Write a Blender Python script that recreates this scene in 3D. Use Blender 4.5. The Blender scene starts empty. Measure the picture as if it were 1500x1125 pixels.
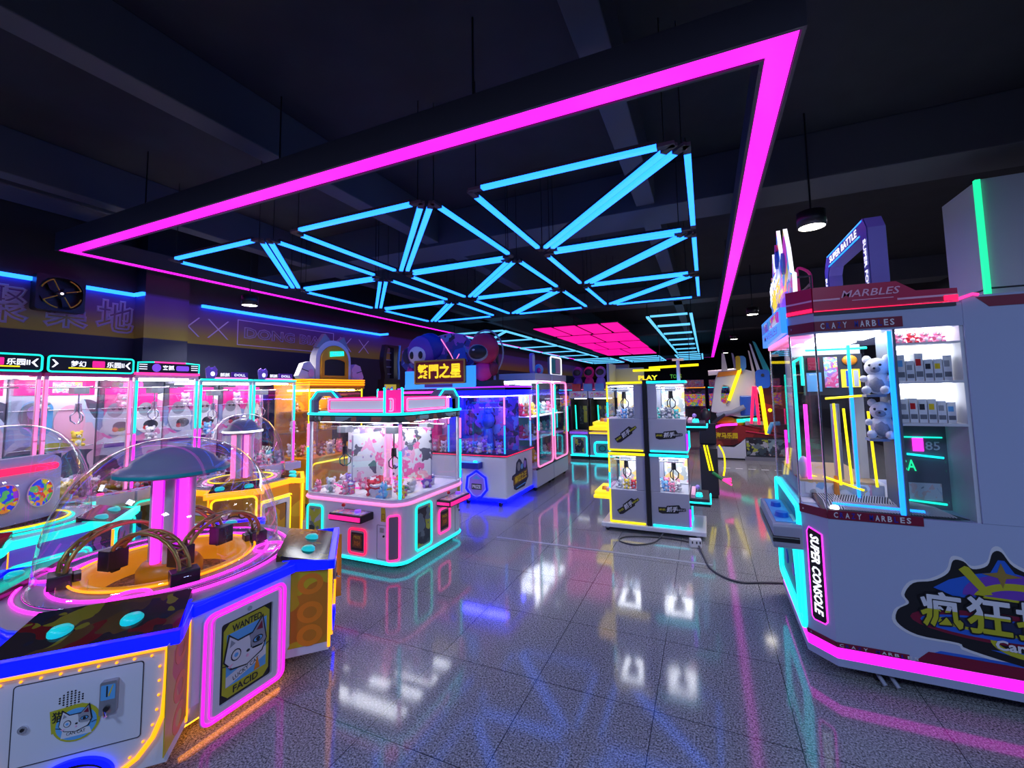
EXPOSURE = 0.0
import bpy, math, random
from mathutils import Matrix, Vector
random.seed(7)
C = bpy.context.scene.collection
PI = math.pi
sin, cos = math.sin, math.cos

# ------------------------------------------------------------------ materials
MATS = {}
def node_mat(name):
    m = bpy.data.materials.new(name); m.use_nodes = True
    MATS[name] = m
    return m, m.node_tree.nodes, m.node_tree.links, m.node_tree.nodes['Principled BSDF']
def paint(name, rgb, rough=.4, metal=0.0, spec=.5, grain=0.0, scale=60):
    m, N, L, B = node_mat(name)
    B.inputs['Base Color'].default_value = (*rgb, 1)
    B.inputs['Roughness'].default_value = rough
    B.inputs['Metallic'].default_value = metal
    B.inputs['Specular IOR Level'].default_value = spec
    if grain:
        t = N.new('ShaderNodeTexCoord'); n = N.new('ShaderNodeTexNoise'); n.inputs['Scale'].default_value = scale
        r = N.new('ShaderNodeValToRGB')
        r.color_ramp.elements[0].color = (*[c*(1-grain) for c in rgb], 1); r.color_ramp.elements[0].position = .3
        r.color_ramp.elements[1].color = (*[min(1, c*(1+grain)) for c in rgb], 1); r.color_ramp.elements[1].position = .7
        L.new(t.outputs['Object'], n.inputs['Vector']); L.new(n.outputs['Fac'], r.inputs['Fac']); L.new(r.outputs['Color'], B.inputs['Base Color'])
    return m
def neon(name, rgb, s, base=None):
    m, N, L, B = node_mat(name)
    B.inputs['Base Color'].default_value = (*(base or [min(1, c) for c in rgb]), 1)
    B.inputs['Emission Color'].default_value = (*rgb, 1)
    B.inputs['Emission Strength'].default_value = s
    B.inputs['Roughness'].default_value = .3
    return m
def clear(name, tint=(1, 1, 1), gloss=.9, rough=.02, fac=.12):
    m, N, L, B = node_mat(name)
    N.remove(B)
    out = N['Material Output']
    tr = N.new('ShaderNodeBsdfTransparent'); tr.inputs['Color'].default_value = (*tint, 1)
    gl = N.new('ShaderNodeBsdfGlossy'); gl.inputs['Roughness'].default_value = rough; gl.inputs['Color'].default_value = (gloss, gloss, gloss, 1)
    lw = N.new('ShaderNodeLayerWeight'); lw.inputs['Blend'].default_value = .5
    pw = N.new('ShaderNodeMath'); pw.operation = 'POWER'; pw.inputs[1].default_value = 4; L.new(lw.outputs['Facing'], pw.inputs[0])
    ma = N.new('ShaderNodeMath'); ma.operation = 'MULTIPLY_ADD'; ma.inputs[1].default_value = fac*5; ma.inputs[2].default_value = fac*.35; L.new(pw.outputs[0], ma.inputs[0])
    mx = N.new('ShaderNodeMixShader')
    L.new(ma.outputs[0], mx.inputs['Fac']); L.new(tr.outputs[0], mx.inputs[1]); L.new(gl.outputs[0], mx.inputs[2])
    L.new(mx.outputs[0], out.inputs['Surface'])
    return m
def art(name, cols, scale=6, rough=.35, seed=0, emit=0.0, chip=True):
    """printed artwork: irregular cells of flat printed colours"""
    m, N, L, B = node_mat(name)
    t = N.new('ShaderNodeTexCoord'); mp = N.new('ShaderNodeMapping'); mp.inputs['Location'].default_value = (seed*3.1, seed*1.7, seed*.9)
    nz = N.new('ShaderNodeTexNoise'); nz.inputs['Scale'].default_value = scale*.8; nz.inputs['Detail'].default_value = 1
    ad = N.new('ShaderNodeMix'); ad.data_type = 'VECTOR'; ad.inputs['Factor'].default_value = .25
    v = N.new('ShaderNodeTexVoronoi'); v.inputs['Scale'].default_value = scale
    r = N.new('ShaderNodeValToRGB'); r.color_ramp.interpolation = 'CONSTANT'
    e = r.color_ramp.elements
    while len(e) < len(cols): e.new(.5)
    for i, c in enumerate(cols):
        e[i].position = i/len(cols); e[i].color = (*c, 1)
    sp = N.new('ShaderNodeSeparateColor')
    L.new(t.outputs['Object'], mp.inputs['Vector']); L.new(mp.outputs['Vector'], nz.inputs['Vector'])
    L.new(mp.outputs['Vector'], ad.inputs[4]); L.new(nz.outputs['Color'], ad.inputs[5])
    L.new(ad.outputs[1], v.inputs['Vector']); L.new(v.outputs['Color'], sp.inputs['Color']); L.new(sp.outputs[0], r.inputs['Fac'])
    L.new(r.outputs['Color'], B.inputs['Base Color'])
    B.inputs['Roughness'].default_value = rough
    if emit:
        L.new(r.outputs['Color'], B.inputs['Emission Color']); B.inputs['Emission Strength'].default_value = emit
    return m

paint('white', (.70, .72, .80), .3)
paint('white_soft', (.72, .72, .76), .55)
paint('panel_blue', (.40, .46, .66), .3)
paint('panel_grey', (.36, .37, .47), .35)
paint('grey', (.30, .31, .36), .4)
paint('steel_soft', (.34, .36, .46), .35)
paint('midgrey', (.16, .17, .21), .4)
paint('dark', (.03, .032, .045), .4)
paint('black', (.012, .012, .016), .35)
paint('chrome', (.75, .76, .8), .18, 1.0)
paint('steel', (.45, .47, .52), .35, .9)
paint('pink', (.85, .06, .30), .4)
paint('palepink', (.85, .45, .62), .4)
paint('hotpink', (.90, .02, .28), .35)
paint('maroon', (.20, .006, .035), .4)
paint('crimson', (.50, .005, .07), .35)
paint('deepblue', (.01, .02, .35), .35)
paint('blue', (.02, .12, .62), .35)
paint('skyblue', (.12, .42, .80), .4)
paint('navy', (.012, .02, .075), .5)
paint('purple', (.16, .05, .45), .4)
paint('violet', (.35, .22, .75), .4)
paint('arch_violet', (.22, .18, .62), .3)
paint('teal', (.01, .45, .42), .4)
neon('lit_teal', (.01, .8, .7), .35)
paint('yellow', (.80, .56, .01), .4)
paint('olive', (.50, .48, .02), .4)
paint('orange', (.85, .27, .01), .4)
paint('amber', (.80, .36, .005), .35)
paint('brown', (.20, .075, .02), .5, grain=.5, scale=40)
paint('gold', (.50, .33, .08), .35, .6)
paint('tan', (.62, .42, .22), .6)
paint('red', (.62, .01, .015), .35)
paint('cream', (.85, .80, .66), .5)
paint('green', (.05, .45, .12), .5)
paint('lime', (.45, .62, .03), .5)
paint('plush_white', (.86, .84, .86), .95, grain=.06, scale=120)
paint('plush_pink', (.90, .28, .45), .95, grain=.1, scale=120)
paint('plush_blue', (.20, .48, .85), .95, grain=.1, scale=120)
paint('plush_brown', (.35, .17, .07), .95, grain=.15, scale=120)
paint('plush_yellow', (.90, .68, .08), .95, grain=.1, scale=120)
paint('plush_purple', (.36, .20, .70), .95, grain=.1, scale=120)
paint('plush_grey', (.33, .34, .40), .95, grain=.1, scale=120)
paint('plush_red', (.75, .05, .08), .95, grain=.1, scale=120)
paint('plush_teal', (.10, .62, .60), .95, grain=.1, scale=120)
paint('rubber', (.015, .015, .017), .7)
paint('cable', (.06, .06, .07), .55)
paint('mural_letter', (.75, .72, .95), .45)
clear('glass', (.97, .98, 1.0), .85, .015, .10)
clear('dome_glass', (.96, .96, 1.0), .9, .01, .16)

neon('n_magenta', (1.0, .012, .80), 1.7)
neon('n_magenta_s', (1.0, .03, .75), 2.2)
neon('n_blue', (.013, .155, 1.0), 4.2)
neon('n_blue_far', (.10, .48, .85), 1.5)
neon('n_panel', (1.0, .004, .36), 1.05)
neon('n_teal', (.01, .85, .60), 1.3)
neon('n_cyan', (.01, .85, .95), 1.5)
neon('n_green', (.008, .50, .20), 2.2)
neon('n_pink', (1.0, .04, .28), 1.6)
neon('n_rose', (1.0, .22, .50), 1.3)
neon('n_red', (1.0, .01, .08), 1.6)
neon('n_amber', (1.0, .33, .003), 1.7)
neon('n_yellow', (1.0, .80, .005), 1.3)
neon('n_royal', (.0006, .003, 1.0), 2.6)
neon('n_magenta_p', (1.0, .02, .78), 1.15)
neon('n_under', (1.0, .30, .01), 7.0)
neon('n_led', (.01, .25, 1.0), 2.2)
neon('n_violet', (.32, .02, 1.0), 2.0)
neon('n_white', (.92, .95, 1.0), 3.0)
neon('n_lamp', (1.0, .93, .78), 14.0)
neon('n_sign', (.95, .97, 1.0), 1.1)
neon('n_inside', (.94, .96, 1.0), 9.5)
neon('n_inside_violet', (.05, .05, 1.0), 60.0)
neon('n_inside_pink', (1.0, .25, .85), 24.0)
neon('n_inside_amber', (1.0, .62, .12), 24.0)
neon('lit_pink', (1.0, .02, .30), .75)
neon('lit_yellow', (1.0, .72, .02), .9)
neon('lit_blue', (.03, .30, 1.0), .9)
neon('lit_violet', (.30, .10, .85), .6)
neon('lit_cream', (.95, .80, .9), .22)
neon('deck_orange', (1.0, .40, .01), .35, (.8, .33, .01))

WH = (.75, .76, .82)
art('art_pink', [WH, (.85, .08, .40), WH, (.25, .35, .62), (.80, .30, .55), WH, (.05, .05, .08)], 5, seed=1)
art('art_blue', [WH, (.25, .42, .75), WH, (.55, .62, .80), (.85, .55, .70), (.10, .10, .16)], 4, seed=2)
art('art_doodle', [WH, WH, (.85, .15, .42), WH, WH, (.10, .10, .15), (.85, .40, .62), WH, (.35, .25, .60), WH], 11, seed=21)
art('art_candy', [(.85, .3, .5), (.8, .75, .2), (.3, .6, .85), WH, (.85, .1, .3), (.4, .2, .6)], 22, seed=3)
art('art_deck', [(.03, .02, .02), (.10, .05, .015), (.22, .18, .015), (.14, .012, .012), (.02, .02, .03), (.07, .04, .02)], 9, .12, seed=4)
art('art_yellow', [(.62, .50, .01), (.62, .50, .01), (.60, .22, .01), (.66, .55, .02), (.55, .30, .01)], 4.5, seed=5)
art('art_amber', [(.62, .33, .01), (.55, .25, .01), (.70, .45, .02), (.35, .15, .02), (.62, .33, .01)], 5, seed=6)
art('art_dark', [(.02, .02, .03), (.05, .08, .10), (.45, .50, .05), (.02, .03, .05), (.15, .2, .22), (.45, .45, .5)], 10, seed=7)
art('art_purple', [(.10, .04, .30), (.03, .05, .30), (.35, .10, .55), (.02, .02, .06), (.12, .25, .60), (.5, .1, .4)], 9, seed=8)
art('art_redbrown', [(.16, .012, .012), (.30, .02, .02), (.10, .01, .01), (.35, .05, .03)], 3, seed=9)
art('art_comic', [(.05, .08, .12), (.25, .35, .40), (.45, .15, .10), (.10, .14, .10), (.5, .5, .5), (.05, .05, .06)], 9, seed=10)
art('art_toys', [WH, (.85, .4, .5), (.9, .9, .92), (.3, .55, .8), (.85, .6, .2), (.45, .5, .5), WH], 12, seed=11)
art('art_box', [WH, (.8, .8, .82), (.3, .32, .4), WH, (.6, .65, .75), (.85, .6, .6)], 16, seed=12)
art('art_candypile', [(.20, .08, .03), (.10, .04, .02), (.35, .18, .08), (.28, .10, .10), (.08, .03, .03)], 26, seed=13)
art('art_crowd', [(.02, .02, .03), (.25, .04, .20), (.05, .05, .10), (.3, .1, .3), (.02, .02, .03), (.10, .12, .25)], 5, seed=14)
art('art_rainbow', [(.7, .05, .02), (.75, .55, .02), (.1, .5, .1), (.02, .05, .75), (.35, .03, .6), (.75, .25, .02)], 16, seed=15, emit=.5)
art('art_marble_sign', [(.05, .25, .75), (.75, .75, .85), (.15, .10, .55), (.75, .05, .45), (.75, .60, .05), (.05, .45, .75)], 8, seed=16, emit=.45)

def floor_mat():
    m, N, L, B = node_mat('granite')
    t = N.new('ShaderNodeTexCoord')
    n1 = N.new('ShaderNodeTexNoise'); n1.inputs['Scale'].default_value = 95; n1.inputs['Detail'].default_value = 5; n1.inputs['Roughness'].default_value = .75
    r1 = N.new('ShaderNodeValToRGB')
    r1.color_ramp.elements[0].position = .40; r1.color_ramp.elements[0].color = (.03, .03, .034, 1)
    r1.color_ramp.elements[1].position = .72; r1.color_ramp.elements[1].color = (.80, .79, .80, 1)
    L.new(t.outputs['Object'], n1.inputs['Vector']); L.new(n1.outputs['Fac'], r1.inputs['Fac'])
    # joints every 0.7856 m
    sep = N.new('ShaderNodeSeparateXYZ'); L.new(t.outputs['Object'], sep.inputs[0])
    masks = []
    for ax, off in ((0, -1.9586), (1, 2.840)):
        a = N.new('ShaderNodeMath'); a.operation = 'SUBTRACT'; a.inputs[1].default_value = off; L.new(sep.outputs[ax], a.inputs[0])
        d = N.new('ShaderNodeMath'); d.operation = 'DIVIDE'; d.inputs[1].default_value = .7856; L.new(a.outputs[0], d.inputs[0])
        f = N.new('ShaderNodeMath'); f.operation = 'ADD'; f.inputs[1].default_value = 100.5; L.new(d.outputs[0], f.inputs[0])
        fr = N.new('ShaderNodeMath'); fr.operation = 'FRACT'; L.new(f.outputs[0], fr.inputs[0])
        s = N.new('ShaderNodeMath'); s.operation = 'SUBTRACT'; s.inputs[1].default_value = .5; L.new(fr.outputs[0], s.inputs[0])
        ab = N.new('ShaderNodeMath'); ab.operation = 'ABSOLUTE'; L.new(s.outputs[0], ab.inputs[0])
        lt = N.new('ShaderNodeMath'); lt.operation = 'LESS_THAN'; lt.inputs[1].default_value = .0028; L.new(ab.outputs[0], lt.inputs[0])
        masks.append(lt)
    mx = N.new('ShaderNodeMath'); mx.operation = 'MAXIMUM'; L.new(masks[0].outputs[0], mx.inputs[0]); L.new(masks[1].outputs[0], mx.inputs[1])
    mix = N.new('ShaderNodeMix'); mix.data_type = 'RGBA'; mix.inputs[7].default_value = (.008, .008, .01, 1)
    L.new(mx.outputs[0], mix.inputs['Factor']); L.new(r1.outputs['Color'], mix.inputs[6]); L.new(mix.outputs[2], B.inputs['Base Color'])
    n2 = N.new('ShaderNodeTexNoise'); n2.inputs['Scale'].default_value = 2.2; n2.inputs['Detail'].default_value = 3
    L.new(t.outputs['Object'], n2.inputs['Vector'])
    mr = N.new('ShaderNodeMapRange'); mr.inputs['To Min'].default_value = .055; mr.inputs['To Max'].default_value = .12
    L.new(n2.outputs['Fac'], mr.inputs['Value']); L.new(mr.outputs[0], B.inputs['Roughness'])
    B.inputs['Specular IOR Level'].default_value = .55
    return m
floor_mat()
def mural_mat():
    """wall painted as a printed band: violet at the top fading to mustard, plain navy below"""
    m, N, L, B = node_mat('mural')
    t = N.new('ShaderNodeTexCoord'); sep = N.new('ShaderNodeSeparateXYZ'); L.new(t.outputs['Object'], sep.inputs[0])
    mr = N.new('ShaderNodeMapRange'); mr.inputs['From Min'].default_value = 2.4; mr.inputs['From Max'].default_value = 3.9
    L.new(sep.outputs[2], mr.inputs['Value'])
    r = N.new('ShaderNodeValToRGB'); e = r.color_ramp.elements
    e[0].position = 0; e[0].color = (.012, .018, .05, 1)
    e[1].position = .345; e[1].color = (.012, .018, .05, 1)
    for p, c in ((.35, (.40, .34, .03)), (.45, (.36, .30, .05)), (.60, (.17, .10, .24)), (.78, (.09, .05, .34)), (.82, (.012, .012, .02))):
        x = e.new(p); x.color = (*c, 1)
    L.new(mr.outputs[0], r.inputs['Fac']); L.new(r.outputs['Color'], B.inputs['Base Color'])
    B.inputs['Roughness'].default_value = .6
mural_mat()
paint('ceiling_paint', (.018, .019, .027), .8, grain=.15, scale=3)
paint('beam_paint', (.075, .08, .10), .7)
paint('casing', (.055, .050, .075), .5)

# ------------------------------------------------------------------ mesh builder
def frame(o, x, y):
    x = Vector(x).normalized(); y = Vector(y).normalized(); n = x.cross(y)
    M = Matrix.Identity(4)
    for i in range(3):
        M[i][0], M[i][1], M[i][2], M[i][3] = x[i], y[i], n[i], o[i]
    return M
def rr(x0, y0, x1, y1, r, n=5):
    p = []
    for cx, cy, a in ((x1-r, y1-r, 0), (x0+r, y1-r, PI/2), (x0+r, y0+r, PI), (x1-r, y0+r, 1.5*PI)):
        for i in range(n+1):
            t = a+i*PI/2/n; p.append((cx+r*cos(t), cy+r*sin(t)))
    return p
def ell(cx, cy, rx, ry, n=24, a0=0, a1=2*PI):
    full = abs(a1-a0-2*PI) < 1e-6
    return [(cx+rx*cos(a0+(a1-a0)*i/(n if full else n-1)), cy+ry*sin(a0+(a1-a0)*i/(n if full else n-1))) for i in range(n)]
class MB:
    def __init__(s, m='white', M=None):
        s.v = []; s.f = []; s.fm = []; s.fs = []; s.m = m; s.M = M or Matrix.Identity(4)
    def at(s, o, x, y): s.M = frame(o, x, y); return s
    def add(s, vs, fs, m=None, smooth=False):
        b = len(s.v)
        for q in vs: s.v.append(tuple(s.M @ Vector(q)))
        for f in fs:
            s.f.append([b+i for i in f]); s.fm.append(m or s.m); s.fs.append(smooth)
        return s
    def box(s, a, b, m=None):
        (x0, y0, z0), (x1, y1, z1) = [min(p, q) for p, q in zip(a, b)], [max(p, q) for p, q in zip(a, b)]
        v = [(x0, y0, z0), (x1, y0, z0), (x1, y1, z0), (x0, y1, z0), (x0, y0, z1), (x1, y0, z1), (x1, y1, z1), (x0, y1, z1)]
        return s.add(v, [(3, 2, 1, 0), (4, 5, 6, 7), (0, 1, 5, 4), (1, 2, 6, 5), (2, 3, 7, 6), (3, 0, 4, 7)], m)
    def prism(s, pts, z0, z1, m=None, mside=None, smooth=False):
        n = len(pts)
        area = sum(pts[i][0]*pts[(i+1) % n][1]-pts[(i+1) % n][0]*pts[i][1] for i in range(n))
        if area < 0: pts = pts[::-1]
        v = [(x, y, z0) for x, y in pts]+[(x, y, z1) for x, y in pts]
        s.add(v, [tuple(range(n, 2*n)), tuple(range(n-1, -1, -1))], m)
        return s.add(v, [(i, (i+1) % n, n+(i+1) % n, n+i) for i in range(n)], mside or m, smooth)
    def ring(s, out, inn, z0, z1, m=None):
        n = len(out); v = [(x, y, z) for z in (z0, z1) for P in (out, inn) for x, y in P]
        f = []
        for i in range(n):
            j = (i+1) % n
            f += [(i, j, 2*n+j, 2*n+i), (n+j, n+i, 3*n+i, 3*n+j), (2*n+i, 2*n+j, 3*n+j, 3*n+i), (j, i, n+i, n+j)]
        return s.add(v, f, m)
    def tube(s, pts, r, closed=False, n=6, m=None):
        P = [Vector(p) for p in pts]; k = len(P); rings = []
        up = None
        for i in range(k):
            if closed: d = P[(i+1) % k]-P[i-1]
            elif i == 0: d = P[1]-P[0]
            elif i == k-1: d = P[-1]-P[-2]
            else: d = (P[i+1]-P[i]).normalized()+(P[i]-P[i-1]).normalized()
            d.normalize()
            if up is None: up = Vector((0, 0, 1)) if abs(d.z) < .9 else Vector((1, 0, 0))
            a = d.cross(up)
            if a.length < 1e-4: a = d.cross(Vector((.3, 1, .2)))
            a.normalize(); up = a.cross(d).normalized()
            rings.append([P[i]+a*(r*cos(2*PI*j/n))+up*(r*sin(2*PI*j/n)) for j in range(n)])
        v = [tuple(q) for R in rings for q in R]; f = []
        for i in range(k if closed else k-1):
            i2 = (i+1) % k
            for j in range(n):
                j2 = (j+1) % n; f.append((i*n+j, i2*n+j, i2*n+j2, i*n+j2))
        s.add(v, f, m, True)
        if not closed: s.add(v, [tuple(range(n)), tuple(range(k*n-1, k*n-n-1, -1))], m)
        return s
    def cyl(s, p, q, r0, r1=None, n=14, m=None):
        r1 = r0 if r1 is None else r1
        p, q = Vector(p), Vector(q); d = (q-p).normalized()
        a = d.cross(Vector((0, 0, 1)) if abs(d.z) < .9 else Vector((1, 0, 0))).normalized(); b = d.cross(a)
        v = [tuple(p+a*(r0*cos(2*PI*j/n))+b*(r0*sin(2*PI*j/n))) for j in range(n)]+[tuple(q+a*(r1*cos(2*PI*j/n))+b*(r1*sin(2*PI*j/n))) for j in range(n)]
        s.add(v, [(j, (j+1) % n, n+(j+1) % n, n+j) for j in range(n)], m, True)
        return s.add(v, [tuple(range(n-1, -1, -1)), tuple(range(n, 2*n))], m)
    def lathe(s, prof, c=(0, 0, 0), n=28, m=None):
        v = []; f = []; k = len(prof)
        for r, z in prof:
            for j in range(n): v.append((c[0]+r*cos(2*PI*j/n), c[1]+r*sin(2*PI*j/n), c[2]+z))
        for i in range(k-1):
            for j in range(n):
                j2 = (j+1) % n; f.append((i*n+j, i*n+j2, (i+1)*n+j2, (i+1)*n+j))
        return s.add(v, f, m, True)
    def ball(s, c, r, m=None, nu=12, nv=8):
        if not isinstance(r, tuple): r = (r, r, r)
        prof = [(sin(PI*i/nv), -cos(PI*i/nv)) for i in range(nv+1)]
        v = []; f = []
        for a, z in prof:
            a = max(a, .001)
            for j in range(nu): v.append((c[0]+r[0]*a*cos(2*PI*j/nu), c[1]+r[1]*a*sin(2*PI*j/nu), c[2]+r[2]*z))
        for i in range(nv):
            for j in range(nu):
                j2 = (j+1) % nu; f.append((i*nu+j, i*nu+j2, (i+1)*nu+j2, (i+1)*nu+j))
        return s.add(v, f, m, True)
    def text(s, body, cx, cy, w, h, z0=0, z1=.004, m=None, shear=0, bold=.012, outline=0, rot=0, two=None):
        cu = bpy.data.curves.new('lettering', 'FONT'); cu.body = body; cu.resolution_u = 2; cu.offset = min(bold, .012)
        if outline: cu.fill_mode = 'NONE'; cu.bevel_depth = .03; cu.bevel_resolution = 0; cu.offset = outline
        ob = bpy.data.objects.new('lettering', cu); me = bpy.data.meshes.new_from_object(ob)
        V = [(q.co.x, q.co.y, q.co.z) for q in me.vertices]; F = [tuple(p.vertices) for p in me.polygons]
        bpy.data.objects.remove(ob); bpy.data.curves.remove(cu); bpy.data.meshes.remove(me)
        if not V: return s
        x0, x1 = min(q[0] for q in V), max(q[0] for q in V); y0, y1 = min(q[1] for q in V), max(q[1] for q in V)
        sx, sy = w/(x1-x0), h/(y1-y0); ca, sa = cos(rot), sin(rot)
        def put(q, z):
            x = (q[0]-(x0+x1)/2)*sx; y = (q[1]-(y0+y1)/2)*sy; x += shear*y
            return (cx+x*ca-y*sa, cy+x*sa+y*ca, z)
        if outline:
            return s.add([put(q, z0+abs(q[2])*.2+.002) for q in V], F, m)
        if bold > .014:      # heavier strokes: the same glyph laid over itself with small shifts
            d = bold-.008; V0, F0 = V, F; V, F = [], []
            for k, (ux, uy) in enumerate(((0, 0), (1, 0), (-1, 0), (0, 1), (0, -1), (.7, .7), (-.7, .7), (.7, -.7), (-.7, -.7))):
                F += [tuple(len(V)+i for i in f) for f in F0]; V += [(x+ux*d, y+uy*d, k*.00003) for x, y, _ in V0]
            x0 -= d; x1 += d; y0 -= d; y1 += d; sx, sy = w/(x1-x0), h/(y1-y0)
        top = [put(q, z1+(q[2] if bold > .014 else 0)) for q in V]
        if two:
            import bmesh
            me = bpy.data.meshes.new('cut'); me.from_pydata(top, [], F); bm = bmesh.new(); bm.from_mesh(me)
            bmesh.ops.bisect_plane(bm, geom=bm.verts[:]+bm.edges[:]+bm.faces[:], plane_co=(0, cy, 0), plane_no=(0, 1, 0)); bm.verts.ensure_lookup_table()
            bm.verts.index_update(); W = [tuple(v.co) for v in bm.verts]
            hi = [tuple(v.index for v in f.verts) for f in bm.faces if f.calc_center_median().y > cy]; lo = [tuple(v.index for v in f.verts) for f in bm.faces if f.calc_center_median().y <= cy]
            bm.free(); bpy.data.meshes.remove(me)
            s.add(W, hi, m); return s.add(W, lo, two)
        return s.add(top, F, m)
    def build(s, name, parent=None, bevel=0, loc=None):
        me = bpy.data.meshes.new(name)
        if loc: s.v = [(x-loc[0], y-loc[1], z-loc[2]) for x, y, z in s.v]
        me.from_pydata(s.v, [], s.f)
        names = list(dict.fromkeys(s.fm))
        for q in names: me.materials.append(MATS[q])
        ix = {q: i for i, q in enumerate(names)}
        me.polygons.foreach_set('material_index', [ix[q] for q in s.fm])
        me.polygons.foreach_set('use_smooth', s.fs)
        me.update()
        o = bpy.data.objects.new(name, me); C.objects.link(o)
        if parent: o.parent = parent
        if loc: o.location = loc
        if bevel:
            b = o.modifiers.new('bevel', 'BEVEL'); b.width = bevel; b.segments = 2; b.limit_method = 'ANGLE'; b.angle_limit = 1.0
        return o
def thing(name, label, cat, loc=(0, 0, 0), rz=0, group=None):
    o = bpy.data.objects.new(name, None); C.objects.link(o); o.empty_display_size = .1
    o.location = loc; o.rotation_euler = (0, 0, rz)
    return tag(o, label, cat, group)
def tag(o, label, cat, group=None, kind=None):
    o['label'] = label; o['category'] = cat
    if group: o['group'] = group
    if kind: o['kind'] = kind
    return o
def struct(o): o['kind'] = 'structure'; return o
def pathr(pts, r=.05, n=4, closed=True):
    """round the corners of a 3-D polyline"""
    P = [Vector(p) for p in pts]; k = len(P); out = []
    for i in range(k):
        if not closed and i in (0, k-1): out.append(tuple(P[i])); continue
        a, b, c = P[i-1], P[i], P[(i+1) % k]
        ra = min(r, (a-b).length*.45, (c-b).length*.45)
        p, q = b+(a-b).normalized()*ra, b+(c-b).normalized()*ra
        for j in range(n+1):
            t = j/n; out.append(tuple(p*(1-t)**2+b*2*t*(1-t)+q*t*t))
    return out
# ------------------------------------------------------------------ camera
cam = bpy.data.cameras.new('camera'); co = bpy.data.objects.new('camera', cam); C.objects.link(co)
Rr, Rf, Ru = ((0.92113, 0.38883, -0.01823), (-0.38653, 0.91921, 0.07517), (0.04599, -0.06219, 0.997))
co.matrix_world = Matrix(((Rr[0], Ru[0], -Rf[0], 0), (Rr[1], Ru[1], -Rf[1], 0), (Rr[2], Ru[2], -Rf[2], 2.0), (0, 0, 0, 1)))
cam.sensor_fit = 'HORIZONTAL'; cam.sensor_width = 36; cam.lens = 36*615.79/1500
cam.shift_x = -(773.47-750)/1500; cam.shift_y = (525.66-562.5)/1500*-1*-1
cam.clip_start = .05
bpy.context.scene.camera = co
sc = bpy.context.scene
sc.view_settings.view_transform = 'Standard'; sc.view_settings.look = 'None'; sc.view_settings.gamma = 1; sc.view_settings.exposure = EXPOSURE
sc.cycles.transparent_max_bounces = 32; sc.cycles.max_bounces = 8; sc.cycles.glossy_bounces = 4; sc.cycles.diffuse_bounces = 3
sc.cycles.sample_clamp_indirect = 4
w = bpy.data.worlds.new('world'); sc.world = w; w.use_nodes = True
w.node_tree.nodes['Background'].inputs[0].default_value = (.25, .28, .5, 1); w.node_tree.nodes['Background'].inputs[1].default_value = .02

# ------------------------------------------------------------------ setting
WX = -8.2
b = MB('granite'); b.box((WX, -4, -.1), (5.2, 34, 0)); struct(b.build('floor'))
b = MB('ceiling_paint'); b.box((WX, -4, 4.9), (5.2, 34, 5.0)); struct(b.build('ceiling'))
b = MB('mural'); b.box((WX-.15, -4, 0), (WX, 34, 4.9)); struct(b.build('wall_left'))
b = MB('ceiling_paint'); b.box((WX, 34, 0), (5.2, 34.15, 4.9)); struct(b.build('wall_back'))
b = MB('ceiling_paint'); b.box((5.2, -4, 0), (5.35, 34, 4.9)); struct(b.build('wall_right'))
b = MB('ceiling_paint'); b.box((WX, -4.15, 0), (5.2, -4, 4.9)); struct(b.build('wall_front'))
b = MB('mural'); b.box((WX, 3.62, 0), (-7.93, 4.22, 4.9)); struct(b.build('pillar'))
bm_ = [((-.74, -4, 4.4), (-.5, 34, 4.9)), ((-4.1, -4, 4.4), (-3.86, 34, 4.9)), ((-6.95, -4, 4.4), (-6.72, 34, 4.9)),
       ((WX, 5.55, 4.35), (5.2, 6.2, 4.9)), ((WX, 12.2, 4.4), (5.2, 12.8, 4.9)), ((WX, 19.2, 4.4), (5.2, 19.8, 4.9))]
for a, c in bm_:
    q = MB('beam_paint'); q.box(a, c); struct(q.build('beam', bevel=.01))
# a duct and conduit up in the dark
q = MB('beam_paint'); q.box((-8.0, .2, 4.5), (-7.4, 3.4, 4.85)); struct(q.build('beam_duct', bevel=.02))
# white partition column with a green light strip at right
q = MB('white'); q.box((2.57, 5.44, 0), (5.2, 6.13, 2.9)); q.box((2.57, 5.44, 2.915), (5.2, 6.13, 4.0)); q.box((2.575, 5.445, 2.9), (5.195, 6.125, 2.915), 'dark')
struct(q.build('partition', bevel=.006))
t = MB('n_green'); t.box((2.535, 5.41, .05), (2.575, 5.45, 3.99)); o = t.build('light_strip', loc=(2.55, 5.42, .05))
tag(o, 'green neon strip running up the edge of the white partition', 'light strip')
# left wall: strips, lettering
for i, (y0, y1, lab) in enumerate(((-.2, 2.53, 'cyan neon strip over the mural, left of the wall fan'), (2.98, 3.6, 'short cyan neon strip between the wall fan and the pillar'), (4.55, 9.0, 'long cyan neon strip above the DONG lettering on the wall'))):
    t = MB('n_blue'); t.box((WX+.01, y0, 3.575), (WX+.055, y1, 3.625))
    if i == 1: t.box((WX+.055, 3.57, 3.575), (-7.92, 3.615, 3.625))
    if i == 2: t.box((WX+.055, 8.97, 3.575), (WX+.3, 9.01, 3.625))
    tag(t.build('wall_light_strip', loc=(WX, y0, 3.575)), lab, 'light strip', 'neon strips along the left wall')
for ch, y, lab in (('\u805a', 2.28, 'outlined Chinese character left of the wall fan'), ('\u96c6', 2.86, 'outlined Chinese character half behind the wall fan'), ('\u5730', 3.39, 'outlined Chinese character right of the wall fan, next to the pillar')):
    t = MB('mural_letter', frame((WX+.002, y, 3.235), (0, 1, 0), (0, 0, 1)))
    t.text(ch, 0, 0, .46, .50, 0, outline=.02)
    tag(t.build('wall_character', loc=(WX, y, 3.235)), lab, 'wall lettering', 'outlined characters on the mural')
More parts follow.
